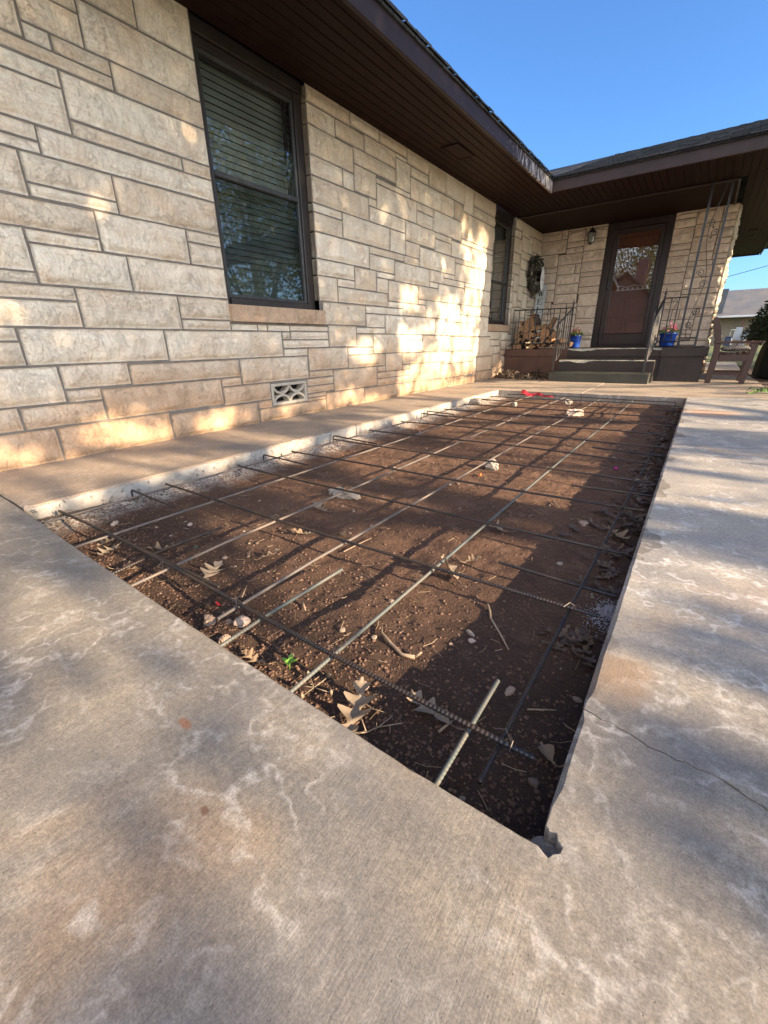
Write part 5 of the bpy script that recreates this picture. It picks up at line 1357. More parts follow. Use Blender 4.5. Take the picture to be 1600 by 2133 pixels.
# dry seed twig
t0 = (2.476, .496); z = sz(*t0); m = MB()
for a, L in ((.4, .04), (1.6, .05), (2.6, .055), (3.4, .045), (4.4, .03)):
    e = (t0[0] + math.cos(a) * L, t0[1] + math.sin(a) * L, z + .012); m.tube([(t0[0], t0[1], z + .02), e], .0013, 5)
    m.lathe([(.001, -.006), (.004, -.002), (.0045, .004), (.001, .010)], e, 7)
tag(m.build('dry_twig', M_palefoil, origin=(t0[0], t0[1], z), smooth=True), 'pale dry twig with seed pods at the front slab edge', 'twig')
def scrap(name, x, y, r, col, lab, cat, seed, z=None, sq=(1, .6, .35)):
    mt = plain(name + '_stuff', col, .55, .25, 60)
    rr = np.random.RandomState(seed); m = MB(); V = []; n = 7
    for i in range(n):
        for k in range(n):
            u, v = i / (n - 1) - .5, k / (n - 1) - .5
            f = 1 - .5 * (abs(u) * abs(v)) * 4
            V.append((u * 2 * r * sq[0] * f, v * 2 * r * sq[1] * f, r * sq[2] * (math.sin(u * 9 + seed) * .6 + math.cos(v * 8) * .5 + rr.uniform(-.3, .3))))
    m.add(V, [(i * n + k, (i + 1) * n + k, (i + 1) * n + k + 1, i * n + k + 1) for i in range(n - 1) for k in range(n - 1)])
    o = m.build(name, mt, smooth=True, fixn=False, local=True); o.location = (x, y, (sz(x, y) + r * sq[2] + .004) if z is None else z); o.rotation_euler = (0, 0, seed)
    return tag(o, lab, cat)
scrap('red_scrap', 1.986, .585, .011, (.50, .02, .03), 'tiny crumpled red scrap beside a loose rebar end', 'scrap', 3)
scrap('pink_petal', 2.753, 2.757, .022, (.55, .03, .25), 'magenta petal in the shade by the right slab', 'petal', 5)
scrap('orange_leaf', 2.13, 2.215, .022, (.62, .16, .04), 'small orange leaf in front of the white block', 'leaf', 8)
scrap('green_chip', 1.60, .755, .009, (.10, .20, .14), 'small dull green chip in the left front bays', 'chip', 11)
# red ribbon at the far end
M_red = plain('red_plastic', (.26, .010, .018), .45, .2, 30)
m = MB()
pts = [(1.17 + .43 * t, 5.735 - .02 * math.sin(t * 9), -.045 + .022 * math.sin(t * 14) * (1 - t) + .03 * (1 - t)) for t in np.linspace(0, 1, 24)]
for i, p in enumerate(pts):
    wd = .045 * (1 - i / 23) ** .8 + .010
    m.v += [(p[0], p[1] - wd * .6, p[2] - wd * .35), (p[0], p[1], p[2] + .012 * math.sin(i)), (p[0], p[1] + wd * .4, p[2] + wd * .5)]
for i in range(23):
    for j in (0, 1): m.f.append((i * 3 + j, i * 3 + j + 1, i * 3 + j + 4, i * 3 + j + 3)); m.m.append(0)
tag(m.build('red_ribbon', M_red, origin=(1.17, 5.73, -.06), smooth=True, fixn=False), 'crumpled red plastic ribbon at the far end of the pit', 'ribbon')

# ---------------------------------------------------------------- things on the porch
# firewood
def endgrain():
    m, nt, bs = newmat('split_wood')
    p = pos(nt, obj=True)
    g = nt.nodes.new('ShaderNodeObjectInfo').outputs['Random']
    c = mixc(nt, g, (.31, .165, .075), (.17, .085, .04))
    n = noise(nt, pos(nt, (60, 8, 60), True), 1, 5, .65, .8)
    c = mixc(nt, ramp(nt, n, .35, .7), c, (.42, .27, .14))
    c = mixc(nt, ramp(nt, noise(nt, p, 30, 4, .7), .52, .62, 0, .6), c, (.10, .05, .03))
    setc(nt, bs, c); bs.inputs['Roughness'].default_value = .85
    bump(nt, bs, n, .8, .008)
    return m
M_split = endgrain()
M_logbark = wood_mat('log_bark', (.095, .062, .042), (.05, .033, .024), (60, 10, 60), .9)
rr = random.Random(19)
def log_mesh(kind, r, L, seed):
    q = random.Random(seed); m = MB()
    if kind == 'round': ang = [2 * math.pi * k / 12 for k in range(12)]; pr = [(math.cos(a) * r * q.uniform(.92, 1.06), math.sin(a) * r * q.uniform(.92, 1.06)) for a in ang]; nb = 12
    else:
        a0 = q.uniform(1.0, 1.9); arc = [(math.cos(a) * r * q.uniform(.93, 1.05), math.sin(a) * r * q.uniform(.93, 1.05)) for a in np.linspace(-a0 / 2, a0 / 2, 7)]
        pr = [(q.uniform(-.1, .1) * r, q.uniform(-.08, .08) * r)] + arc; nb = 8
        cx = sum(p[0] for p in pr) / len(pr); pr = [(p[0] - cx, p[1]) for p in pr]
    n = len(pr); ns = 4; V = []
    for s in range(ns):
        f = s / (ns - 1); k = 1 + q.uniform(-.06, .06)
        tw = (q.uniform(-.02, .02), q.uniform(-.02, .02))
        for (x, z) in pr: V.append((x * k + tw[0] * r, (f - .5) * L + q.uniform(-.006, .006), z * k + tw[1] * r))
    F = []; MI = []
    for s in range(ns - 1):
        for k in range(n):
            F.append((s * n + k, s * n + (k + 1) % n, (s + 1) * n + (k + 1) % n, (s + 1) * n + k))
            MI.append(1 if (kind == 'round' or 1 <= k < n - 1) else 0)
    F += [tuple(range(n)), tuple((ns - 1) * n + k for k in range(n))[::-1]]; MI += [0, 0]
    m.v = V; m.f = F; m.m = MI
    return m
protos = []
for k in range(6):
    o = log_mesh('round' if k == 5 else 'split', .075 + .012 * (k % 3), .36, 60 + k).build('firewood_log', [M_split, M_logbark], local=True)
    protos.append(o)
used = set()
def put_log(x, y, z, rot, s=1.0, tilt=0.0, yaw=0.0, lab=None):
    k = rr.randrange(6)
    if k in used:
        o = protos[k].copy(); COL.objects.link(o)
    else:
        o = protos[k]; used.add(k)
    o.location = (x, y, z); o.rotation_euler = (tilt, rot, yaw); o.scale = (s, 1, s)
    return tag(o, lab or 'split firewood log in the stack behind the iron railing', 'firewood', 'firewood stacked on the porch')
for k, p in enumerate(protos): p.location = (.5, 8.8, .6)
row = 0; z = ZP + .052
while z < 1.02:
    w0, w1 = .12 + .02 * row, .80 - .03 * row
    x = w0 + (.05 if row % 2 else 0)
    while x < w1:
        s = rr.uniform(.75, 1.1)
        if z < .92 or x < .45:
            put_log(x, 8.48 + rr.uniform(-.03, .03), z + rr.uniform(-.012, .012), rr.uniform(0, 6.28), s, rr.uniform(-.05, .05), rr.uniform(-.06, .06))
        x += .108 * s + rr.uniform(.0, .02)
    z += .098; row += 1
put_log(.42, 8.47, 1.035, .4, 1.15, 0, .1, 'topmost split log of the firewood stack')
put_log(.80, 8.44, .70, 1.2, 1.2, .2, .5, 'pale sunlit log leaning at the right end of the firewood')
put_log(.88, 8.42, .585, 2.2, 1.25, .1, .7, 'bright split log lowest at the right end of the firewood')
put_log(.74, 8.45, .83, .3, 1.1, 1.2, .2, 'log standing on end at the right of the firewood stack')
put_log(.97, 8.40, .545, 1.0, 1.0, .0, 1.2, 'short sunlit log lying crosswise beside the iron newel')

# sign leaning in the corner
t = empty('welcome_sign', (.14, 9.50, ZP), 'tall white plank sign with dark letters leaning in the corner behind the firewood', 'sign')
M_signw = plain('sign_white', (.56, .60, .60), .7, .2, 10, obj=False)
M_signl = plain('sign_letters', (.022, .03, .032), .6, .2, 10, obj=False)
def lean(x, z, d=0): 
    return (x, 9.44 + .16 * (z - ZP) / 1.2 - d, z)
q = MB(); xs0, xs1 = .045, .235
V = [lean(xs0, ZP), lean(xs1, ZP), lean(xs1, 1.665), lean(xs0, 1.665)]; V += [(a, b + .02, c) for a, b, c in V]
q.add(V, [(0, 1, 2, 3), (7, 6, 5, 4), (0, 4, 5, 1), (1, 5, 6, 2), (2, 6, 7, 3), (3, 7, 4, 0)]); q.build('board', M_signw, t)
def glyph(ch):
    B = []
    def st(x0, z0, x1, z1, wd): 
        dx, dz = x1 - x0, z1 - z0; L = math.hypot(dx, dz); nx_, nz_ = -dz / L * wd / 2, dx / L * wd / 2
        B.append([(x0 + nx_, z0 + nz_), (x0 - nx_, z0 - nz_), (x1 - nx_, z1 - nz_), (x1 + nx_, z1 + nz_)])
    def arc(cx, cz, rx, rz, a0, a1, wd, n=16):
        for k in range(n):
            a, b = a0 + (a1 - a0) * k / n, a0 + (a1 - a0) * (k + 1) / n
            p = lambda an, s: (cx + math.cos(an) * (rx + s), cz + math.sin(an) * (rz + s))
            B.append([p(a, -wd / 2), p(a, wd / 2), p(b, wd / 2), p(b, -wd / 2)])
    if ch == 'W':
        st(.02, 1, .28, 0, .15); st(.28, 0, .5, .8, .07); st(.5, .8, .72, 0, .15); st(.72, 0, .98, 1, .07); st(-.08, .98, .14, .98, .05); st(.86, .98, 1.08, .98, .05)
    if ch == 'E':
        st(.2, 0, .2, 1, .17); st(.02, .97, .9, .97, .06); st(.02, .03, .9, .03, .06); st(.2, .52, .68, .52, .06); st(.9, .75, .9, 1, .06); st(.9, 0, .9, .25, .06); st(.68, .4, .68, .64, .05)
    if ch == 'L':
        st(.25, 0, .25, 1, .17); st(.05, .97, .48, .97, .06); st(.05, .03, .92, .03, .06); st(.92, 0, .92, .3, .06)
    if ch == 'C': arc(.52, .5, .42, .46, .6, 5.7, .13); st(.87, .66, .87, .95, .06)
    if ch == 'O': arc(.5, .5, .42, .46, 0, 6.283, .13, 24)
    if ch == 'M':
        st(.12, 0, .12, 1, .07); st(.12, 1, .5, .1, .15); st(.5, .1, .88, 1, .07); st(.88, 0, .88, 1, .16); st(-.02, .03, .28, .03, .05); st(.72, .03, 1.04, .03, .05)
    return B
for i, ch in enumerate('WELCOME'):
    q = MB(); zb = 1.455 - .152 * i; hgt = .105; wd = .115; xo = .14 - wd / 2
    for pl in glyph(ch):
        a = [lean(xo + x * wd, zb + z * hgt, .0015) for x, z in pl]; b = [(p[0], p[1] - .004, p[2]) for p in a]
        q.add(a + b, [(0, 1, 2, 3), (7, 6, 5, 4), (0, 4, 5, 1), (1, 5, 6, 2), (2, 6, 7, 3), (3, 7, 4, 0)])
    q.build('letter', M_signl, t)

# wreath on the stone return
t = empty('wreath', (.05, 9.22, 1.80), 'dark leafy wreath with a white oval ornament on the stone by the corner', 'wreath')
wy, wz, wr = 9.24, 1.80, .235
q = MB(); q.tube([(.08, wy + math.cos(a) * wr, wz + math.sin(a) * wr * 1.02) for a in np.linspace(0, 2 * math.pi, 33)[:-1]], .045, 8, closed=True); q.build('ring', M_bark, t)
M_wleaf = leaf_mat('wreath_leaf', (.012, .013, .008), (.060, .050, .028), .02)
M_wpale = leaf_mat('wreath_pale', (.70, .69, .64), (.42, .40, .33), .05)
def wreath_bits(nb, seed, smin, smax, spread):
    rr = random.Random(seed); m = MB()
    for k in range(nb):
        a = rr.uniform(0, 6.283); ph = rr.uniform(0, 6.283); rt = rr.uniform(.035, spread)
        c = Vector((.085 + max(-.04, math.sin(ph) * rt), wy + math.cos(a) * (wr + math.cos(ph) * rt), wz + math.sin(a) * (wr + math.cos(ph) * rt)))
        E_ = Matrix.Rotation(rr.uniform(0, 6.28), 3, 'X') @ Matrix.Rotation(rr.uniform(-.8, .8), 3, 'Y') @ Matrix.Rotation(rr.uniform(-.8, .8), 3, 'Z')
        L = rr.uniform(smin, smax); V = []
        for i in range(6):
            tt = i / 5; wd = L * .28 * math.sin(math.pi * (.08 + .9 * tt))
            for s2 in (-1, 0, 1): V.append(c + E_ @ Vector((.012 * (s2 == 0) + .02 * tt * tt, wd * s2, L * (tt - .4))))
        m.add(V, [(i * 3 + j, i * 3 + j + 1, i * 3 + j + 4, i * 3 + j + 3) for i in range(5) for j in (0, 1)])
    return m
wreath_bits(520, 4, .05, .10, .10).build('leaves', M_wleaf, t, fixn=False, smooth=True)
wreath_bits(60, 9, .05, .11, .115).build('dried_flowers', M_wpale, t, fixn=False, smooth=True)
q = MB()
for s in (1.0, .72, .45):
    q.tube([(.20, 9.36 + math.cos(a) * .085 * s, 1.74 + math.sin(a) * .19 * s) for a in np.linspace(0, 2 * math.pi, 25)[:-1]], .010, 6, closed=True)
for a in np.linspace(0, 2 * math.pi, 21)[:-1]:
    q.tube([(.20, 9.36 + math.cos(a) * .03, 1.74 + math.sin(a) * .07), (.20, 9.36 + math.cos(a) * .095, 1.74 + math.sin(a) * .205)], .007, 5)
q.build('ornament', M_lace, t)

# flower pots
M_glaze, nt_, bs_ = newmat('blue_glaze')
setc(nt_, bs_, mixc(nt_, ramp(nt_, noise(nt_, pos(nt_, obj=True), 14, 4), .4, .7), (.010, .040, .26), (.02, .08, .36))); bs_.inputs['Roughness'].default_value = .16
M_potleaf = leaf_mat('pot_leaf', (.055, .11, .03), (.10, .16, .05), .2)
M_redfl = leaf_mat('red_petals', (.42, .02, .05), (.28, .01, .06), .2)
M_pinkfl = leaf_mat('pink_petals', (.72, .10, .30), (.78, .42, .55), .25)
def pot(x, y, r, h, mfl, lab, seed, nfl):
    t = empty('flower_pot', (x, y, ZP), lab, 'flower pot', 'blue glazed pots by the door')
    q = MB(); q.lathe([(r * .74, 0), (r * .80, .012), (r * .93, h * .8), (r * .98, h * .86), (r * 1.04, h * .88), (r * 1.04, h), (r * .92, h), (r * .90, h * .82), (r * .88, h * .8)], (x, y, ZP), 28, capt=True)
    q.build('pot', M_glaze, t, smooth=True)
    rr = random.Random(seed); f = MB(); g = MB(); stm = MB()
    for k in range(150):
        a = rr.uniform(0, 6.28); d = r * 1.25 * math.sqrt(rr.random()); zz = ZP + h + rr.uniform(.0, .12) * (1.15 - d / (r * 1.4))
        c = Vector((x + math.cos(a) * d, y + math.sin(a) * d, zz)); L = rr.uniform(.02, .045)
        E_ = Matrix.Rotation(rr.uniform(0, 6.28), 3, 'Z') @ Matrix.Rotation(rr.uniform(-.9, .9), 3, 'X')
        V = []
        for i in range(5):
            tt = i / 4; wd = L * .3 * math.sin(math.pi * (.1 + .85 * tt))
            for s2 in (-1, 0, 1): V.append(c + E_ @ Vector((wd * s2, L * (tt - .3), .006 * (s2 == 0) - .01 * tt * tt)))
        f.add(V, [(i * 3 + j, i * 3 + j + 1, i * 3 + j + 4, i * 3 + j + 3) for i in range(4) for j in (0, 1)])
    for k in range(nfl):
        a = rr.uniform(0, 6.28); d = r * 1.05 * math.sqrt(rr.random()); zz = ZP + h + rr.uniform(.05, .15) * (1.1 - d / (r * 1.6))
        c = Vector((x + math.cos(a) * d, y + math.sin(a) * d, zz)); E_ = Matrix.Rotation(rr.uniform(0, 6.28), 3, 'Z') @ Matrix.Rotation(rr.uniform(-.9, .9), 3, 'X')
        R = rr.uniform(.014, .024); V = [c]; 
        for i in range(15):
            a2 = 2 * math.pi * i / 15; rr2 = R * (.72 + .28 * abs(math.cos(a2 * 2.5))); V.append(c + E_ @ Vector((math.cos(a2) * rr2, math.sin(a2) * rr2, R * .45)))
        g.add(V, [(0, 1 + i, 1 + (i + 1) % 15) for i in range(15)])
        stm.tube([(x + math.cos(a) * d * .4, y + math.sin(a) * d * .4, ZP + h - .03), tuple(c)], .0014, 4)
    f.build('foliage', M_potleaf, t, fixn=False, smooth=True); g.build('flowers', mfl, t, fixn=False); stm.build('stems', M_potleaf, t, fixn=False)
    q = MB(); q.lathe([(.001, h * .86), (r * .9, h * .86)], (x, y, ZP), 20, capb=False, capt=False); q.build('soil', M_mulch, t)
pot(1.03, 9.05, .105, .215, M_redfl, 'blue glazed pot of dark red flowers left of the door', 5, 22)
pot(2.52, 8.72, .125, .215, M_pinkfl, 'blue glazed pot of pink flowers behind the right railing', 6, 34)

# armchair
M_chair = wood_mat('chair_paint', (.062, .030, .021), (.042, .021, .015), (30, 6, 30), .5)
def armchair(x0, y0, label):
    t = empty('armchair', (x0, y0, 0), label, 'chair')
    W_ = .58; th = .045
    def plank(poly, ya, yb, nm): q = MB(); q.prism(poly, ya, yb, 'y'); return q.build(nm, M_chair, t)
    rear = [(x0 - .005, 0), (x0 + .062, 0), (x0 + .080, .18), (x0 + .088, .40), (x0 + .075, .56), (x0 + .035, .74), (x0 - .015, .865), (x0 - .045, .885), (x0 - .080, .875), (x0 - .080, .85), (x0 - .03, .70), (x0 + .010, .54), (x0 + .018, .38), (x0 + .008, .18)]
    front = [(x0 + .385, 0), (x0 + .45, 0), (x0 + .495, .535), (x0 + .43, .535)]
    for ya in (y0, y0 + W_):
        plank(rear, ya, ya + th, 'leg'); plank(front, ya + .002, ya + th + .002, 'leg')
        q = MB(); q.bbox(x0 + .0, ya - .02, .536, x0 + .545, ya + .075, .562, .006); q.build('armrest', M_chair, t)
        q = MB(); q.bbox(x0 + .09, ya + .006, .30, x0 + .42, ya + th - .004, .392, .004); q.build('seat_rail', M_chair, t)
        q = MB(); q.bbox(x0 + .075, ya + .010, .115, x0 + .395, ya + th - .010, .150, .004); q.build('stretcher', M_chair, t)
    for k in range(5):
        xs = x0 + .075 + .073 * k; zz = .394 + .012 * (abs(k - 2) / 2) ** 2 - .006
        q = MB(); q.bbox(xs, y0 + .012, zz, xs + .062, y0 + W_ + th - .012, zz + .02, .004); q.build('seat_slat', M_chair, t)
    for k in range(6):
        f = (k + .5) / 6; zz = .44 + .40 * f; xs = x0 + .035 + (.05 if zz < .6 else .05 - (zz - .6) * .36) - .04
        q = MB(); q.bbox(xs, y0 + th, zz, xs + .022, y0 + W_, zz + .048, .004); q.build('back_slat', M_chair, t)
    return t
armchair(3.14, 7.95, 'brown painted wooden armchair standing right of the porch, seen from its side')
def cushion_mat():
    m, nt, bs = newmat('patterned_cushion'); p = pos(nt, obj=True)
    v = nd(nt, 'ShaderNodeTexVoronoi', {'Vector': p, 'Scale': 62}, feature='DISTANCE_TO_EDGE').outputs[0]
    setc(nt, bs, mixc(nt, ramp(nt, v, .10, .22), (.03, .03, .035), (.46, .45, .47))); bs.inputs['Roughness'].default_value = .9
    return m
m = MB(); V = []; F = []; n = 24
for i in range(n):
    for k in range(n):
        u, v = i / (n - 1) * 2 - 1, k / (n - 1) * 2 - 1
        e = (1 - abs(u) ** 3.2) * (1 - abs(v) ** 3.2)
        V.append((u * .17, v * .2, .045 * max(0, e) ** .5))
V += [(a, b, -c * .9) for a, b, c in V]
for s in (0, 1):
    for i in range(n - 1):
        for k in range(n - 1):
            a = s * n * n; F.append((a + i * n + k, a + (i + 1) * n + k, a + (i + 1) * n + k + 1, a + i * n + k + 1))
m.add(V, F); o = m.build('seat_cushion', cushion_mat(), smooth=True, local=True); o.location = (3.40, 8.26, .462)
tag(o, 'black and white patterned cushion on the armchair seat', 'cushion')
# ---------------------------------------------------------------- plants and the far side of the yard
# green sprig lying on the walk
t0 = Vector((3.56, 6.62, .004)); t = empty('green_sprig', t0, 'cut green sprig lying on the walk in front of the armchair', 'sprig')
q = MB(); q.tube([t0, t0 + Vector((.09, .05, .02)), t0 + Vector((.22, .10, .025)), t0 + Vector((.34, .2, .01))], .006, 6); q.build('stem', M_sprout, t)
q = MB(); rr = random.Random(9)
for k in range(16):
    f = rr.random(); c = t0 + Vector((.34 * f, .16 * f, .02)); an = rr.uniform(0, 6.28); L = rr.uniform(.07, .14); V = []
    for i in range(6):
        tt = i / 5; wd = .016 * math.sin(math.pi * (.06 + .9 * tt))
        for s2 in (-1, 0, 1): V.append((c.x + math.cos(an) * L * tt - math.sin(an) * wd * s2, c.y + math.sin(an) * L * tt + math.cos(an) * wd * s2, .01 + .06 * math.sin(math.pi * tt) * rr.uniform(.6, 1) + .004 * (s2 == 0)))
    q.add(V, [(i * 3 + j, i * 3 + j + 1, i * 3 + j + 4, i * 3 + j + 3) for i in range(5) for j in (0, 1)])
q.build('leaves', leaf_mat('sprig_leaf', (.09, .17, .05), (.16, .24, .09), .25), t, fixn=False, smooth=True)

def leaf_quads(P, D, s, rr, aspect=.55):
    """small bent leaves at the points P; D are their leading directions"""
    n = len(P)
    a = rr.normal(size=(n, 3)); b = np.cross(D, a); b /= np.linalg.norm(b, axis=1)[:, None] + 1e-9
    nn = np.cross(D, b)
    L = s[:, None]; Wd = L * aspect * .5
    v0 = P - D * L * .5; v1 = P + b * Wd + nn * L * .08; v2 = P + D * L * .5; v3 = P - b * Wd + nn * L * .08
    V = np.stack([v0, v1, v2, v3], 1).reshape(-1, 3)
    i = np.arange(n) * 4
    F = np.concatenate([np.stack([i, i + 1, i + 2], -1), np.stack([i, i + 2, i + 3], -1)])
    return V.tolist(), F.tolist()
# clipped evergreen
def bush(cx, cy, rx, ry, h, n, seed, lab):
    t = empty('evergreen_bush', (cx, cy, 0), lab, 'bush')
    rr = np.random.RandomState(seed)
    th = rr.uniform(0, 2 * np.pi, n); u = rr.uniform(-.2, 1, n); rad_ = .74 + .34 * rr.rand(n) ** 2
    hor = np.sqrt(np.clip(1 - np.clip(u, 0, 1) ** 2.6, .02, 1)) * rad_
    lump_ = 1 + .12 * (fbm(th * 3, u * 5, seed, 3) - .5) * 2
    P = np.stack([cx + np.cos(th) * rx * hor * lump_, cy + np.sin(th) * ry * hor * lump_, h * (.5 + .5 * u) * lump_], -1)
    P[:, 2] = np.clip(P[:, 2], .05, None)
    D = np.stack([np.cos(th), np.sin(th), u + .5], -1) + rr.normal(size=(n, 3)) * .55; D /= np.linalg.norm(D, axis=1)[:, None]
    V, F = leaf_quads(P, D, rr.uniform(.035, .085, n), rr, .32)
    m = MB(); m.v = V; m.f = F; m.m = [0] * len(F); m.build('foliage', M_hedgeleaf, t, fixn=False)
    m = MB(); V = []; F = []
    for i in range(13):
        for k in range(18):
            a = 2 * math.pi * k / 18; uu = i / 12; hr = math.sqrt(max(.0, 1 - uu ** 2.6)) * .80; V.append((cx + math.cos(a) * rx * hr, cy + math.sin(a) * ry * hr, .02 + h * .9 * (.0 + uu)))
    for i in range(12):
        for k in range(18): F.append((i * 18 + k, i * 18 + (k + 1) % 18, (i + 1) * 18 + (k + 1) % 18, (i + 1) * 18 + k))
    m.add(V, F); m.build('inner_growth', plain('inner_twigs', (.012, .016, .008), .95, .5, 20), t)
bush(4.55, 9.55, .98, .98, 1.34, 17000, 5, 'dark clipped evergreen bush at the right edge beyond the armchair')

# neighbour across the lawn
K = 1.33
def nx_(x): return 3.036 + (x - 3.036) * K
def nz_(z): return .615 + (z - .615) * K
YN = 48.0
hs = empty('neighbour_house', (6, YN, 0), 'low tan house with a long grey roof across the lawn', 'house')
M_tan = plain('tan_siding', (.27, .215, .15), .8, .2, 1.5, bmp=.3, bsc=8, obj=False)
M_farroof = plain('far_roof', (.085, .095, .11), .85, .35, .8, bmp=.5, bsc=6, obj=False, c2=(.135, .13, .125))
M_gut = plain('white_gutter', (.62, .64, .66), .5, .15, 3, obj=False)
ze = 2.26
m = MB(); m.box(-8, YN + 1.2, -.3, 16, YN + 7, ze + .1); m.build('wall', M_tan, hs)
m = MB(); m.add([(-8.5, YN, ze), (16.5, YN, ze), (16.5, YN + 5.0, 4.55), (-8.5, YN + 5.0, 4.55), (-8.5, YN + 10, ze), (16.5, YN + 10, ze)], [(0, 1, 2, 3), (3, 2, 5, 4), (0, 3, 4), (1, 5, 2), (0, 4, 5, 1)])
m.build('roof', M_farroof, hs)
m = MB(); m.bbox(-8.5, YN - .10, ze - .12, 16.5, YN - .002, ze + .02, .02); m.build('gutter', M_gut, hs)
m = MB(); m.prism([(3.0 - 6, nz_(2.0)), (nx_(3.50), nz_(2.0)), (nx_(3.56), nz_(3.33)), (3.0 - 6, nz_(3.36))], YN - 1.2, YN - .3, 'y'); m.build('gable_roof', M_farroof, hs)
m = MB(); m.box(nx_(4.70) - .06, YN + .3, -.1, nx_(4.70) + .06, YN + .42, ze - .02); m.build('porch_column', plain('column_brown', (.16, .07, .05), .7), hs)
m = MB(); m.box(5.9, YN + 1.16, .2, 6.9, YN + 1.2, 1.8); m.build('window', M_dark, hs)
o = MB(); pl = [(nx_(4.33), nz_(.55) - .1), (nx_(4.68), nz_(.52) - .1), (nx_(4.72), nz_(1.17)), (nx_(4.40), nz_(1.19))]
o.prism(pl, YN - .9, YN - .82, 'y'); tag(o.build('white_panel', plain('white_panel_paint', (.36, .385, .41), .6, .2, 2, obj=False), origin=(nx_(4.5), YN - .85, -.02)), 'pale flat panel leaning under the far tan house eave', 'panel')
o = MB(); o.bbox(nx_(3.97), YN - 1.4, -.02, nx_(4.32), YN - .9, .62, .05); o.bbox(nx_(3.97), YN - 1.42, .62, nx_(4.34), YN - .88, .68, .01)
tag(o.build('storage_box', plain('navy_box', (.03, .05, .10), .5, .3, 4, obj=False), origin=(nx_(4.1), YN - 1.1, 0)), 'dark blue storage box under the far tan house eave', 'box')
o = MB(); o.bbox(nx_(4.15), YN - 1.3, 1.15, nx_(4.38), YN - 1.0, 1.20, .01)
for xx in (nx_(4.17), nx_(4.36)): o.box(xx - .02, YN - 1.17, -.02, xx + .02, YN - 1.13, 1.15)
tag(o.build('narrow_table', plain('pale_table', (.5, .5, .48), .6, .2, 4, obj=False), origin=(nx_(4.2), YN - 1.1, 0)), 'narrow pale table beside the leaning panel at the far house', 'table')
o = MB(); rr = random.Random(3)
for k in range(9):
    x = nx_(4.72) + .035 * k; o.tube([(x, YN - 1.2, -.02), (x + rr.uniform(-.2, .2), YN - 1.2, .6 + rr.uniform(-.1, .25)), (x + rr.uniform(-.1, .35), YN - 1.2, .95 + rr.uniform(-.1, .2))], .03, 5)
tag(o.build('folded_chairs', plain('grey_canvas', (.30, .31, .33), .7, .2, 4, obj=False), origin=(nx_(4.8), YN - 1.2, 0)), 'tangle of pale folded chairs at the far tan house', 'chairs')
o = MB(); o.lathe([(.14, 0), (.20, .36), (.17, .36), (.15, .3)], (nx_(5.22), YN - 1.0, -.02), 14); tag(o.build('clay_pot', plain('terracotta', (.40, .17, .10), .8, .2, 6), origin=(nx_(5.22), YN - 1.0, 0)), 'terracotta pot in front of the far house', 'pot')
o = MB(); o.lathe([(.02, 0), (.14, .02), (.20, .07), (.12, .10), (.16, .14)], (3.55, 17.5, -.02), 16)
tag(o.build('lawn_edging_stone', M_tanrock, origin=(3.55, 17.5, 0)), 'weathered stone on the lawn behind the armchair', 'stone')
# utility cable
o = MB(); P = [Vector((3.0 - 14 + 40 * f, 30, 3.42 - 14 * .232 * 0 + (-14 + 40 * f + .0) * .232 + 1.2 * ((f - .5) ** 2 - .25) * .6)) for f in np.linspace(0, 1, 30)]
dz = 3.459 - (P[0].z + (P[-1].z - P[0].z) * ((3.175 - P[0].x) / 40)) - 1.2 * (((3.175 - P[0].x) / 40 - .5) ** 2 - .25) * .6
o.tube([(p.x, p.y, p.z + dz) for p in P], .013, 5); tag(o.build('utility_cable', M_iron, origin=(3.2, 30, 3.4)), 'thin dark cable crossing the sky at the far right', 'cable')

# ---------------------------------------------------------------- shade trees on the sunny side
SA, CA, SE, CE = math.sin(R_(SUN_AZ)), math.cos(R_(SUN_AZ)), math.sin(R_(SUN_EL)), math.cos(R_(SUN_EL))
BANDS = [(-1.5, .9), (-.3, .8), (.12, 1), (.42, .9), (.52, .25), (.70, .2), (.80, .9), (.90, .8), (1.0, .35), (1.14, .4), (1.26, .95), (1.42, .9), (1.55, .3), (1.72, .12), (1.90, .25), (2.02, .95), (2.40, 1), (2.50, .35), (2.58, .9), (2.84, 1), (3.0, .3), (3.4, .05), (3.8, .2), (4.0, .95), (4.35, .8), (4.5, .3), (4.62, .9), (6.0, 1), (7, .9), (7.3, .3), (7.5, .9), (12, .8)]
# light that reaches the wall: (along, height, half sizes, amount)
POOLS = [(1.35, .10, .55, .14, .9), (1.95, .10, .28, .12, .8), (.78, .80, .16, .07, .9), (1.43, 1.36, .06, .05, .8), (1.30, 2.16, .06, .07, .8), (.55, .05, .4, .2, .7), (1.0, .33, .12, .1, .5), (2.95, .10, .35, .06, .6), (3.05, .38, .06, .05, .5),
         (3.45, .72, .12, .05, .4), (3.95, .52, .35, .14, .9), (3.7, .10, .5, .12, .6), (4.32, 1.9, .10, .10, .6), (4.35, 1.35, .10, .08, .4), (4.85, 1.12, .28, .14, .8), (4.75, .62, .35, .22, .95), (4.9, .18, .5, .2, .9), (5.6, .35, .5, .35, .9), (5.35, .85, .22, .2, .6), (5.7, 1.45, .15, .2, .5),
         (6.1, .75, .8, .55, .8), (5.2, .3, .8, .4, .8), (6.6, 1.3, .4, .7, .7), (6.3, 1.9, .22, .3, .75), (6.35, .6, .5, .5, .9), (6.9, 1.5, .35, .8, .85), (7.15, .5, .6, .5, .95), (8.0, .7, .8, .6, .9), (9.2, .8, .8, .5, .8), (8.6, .3, 1, .5, .9)]
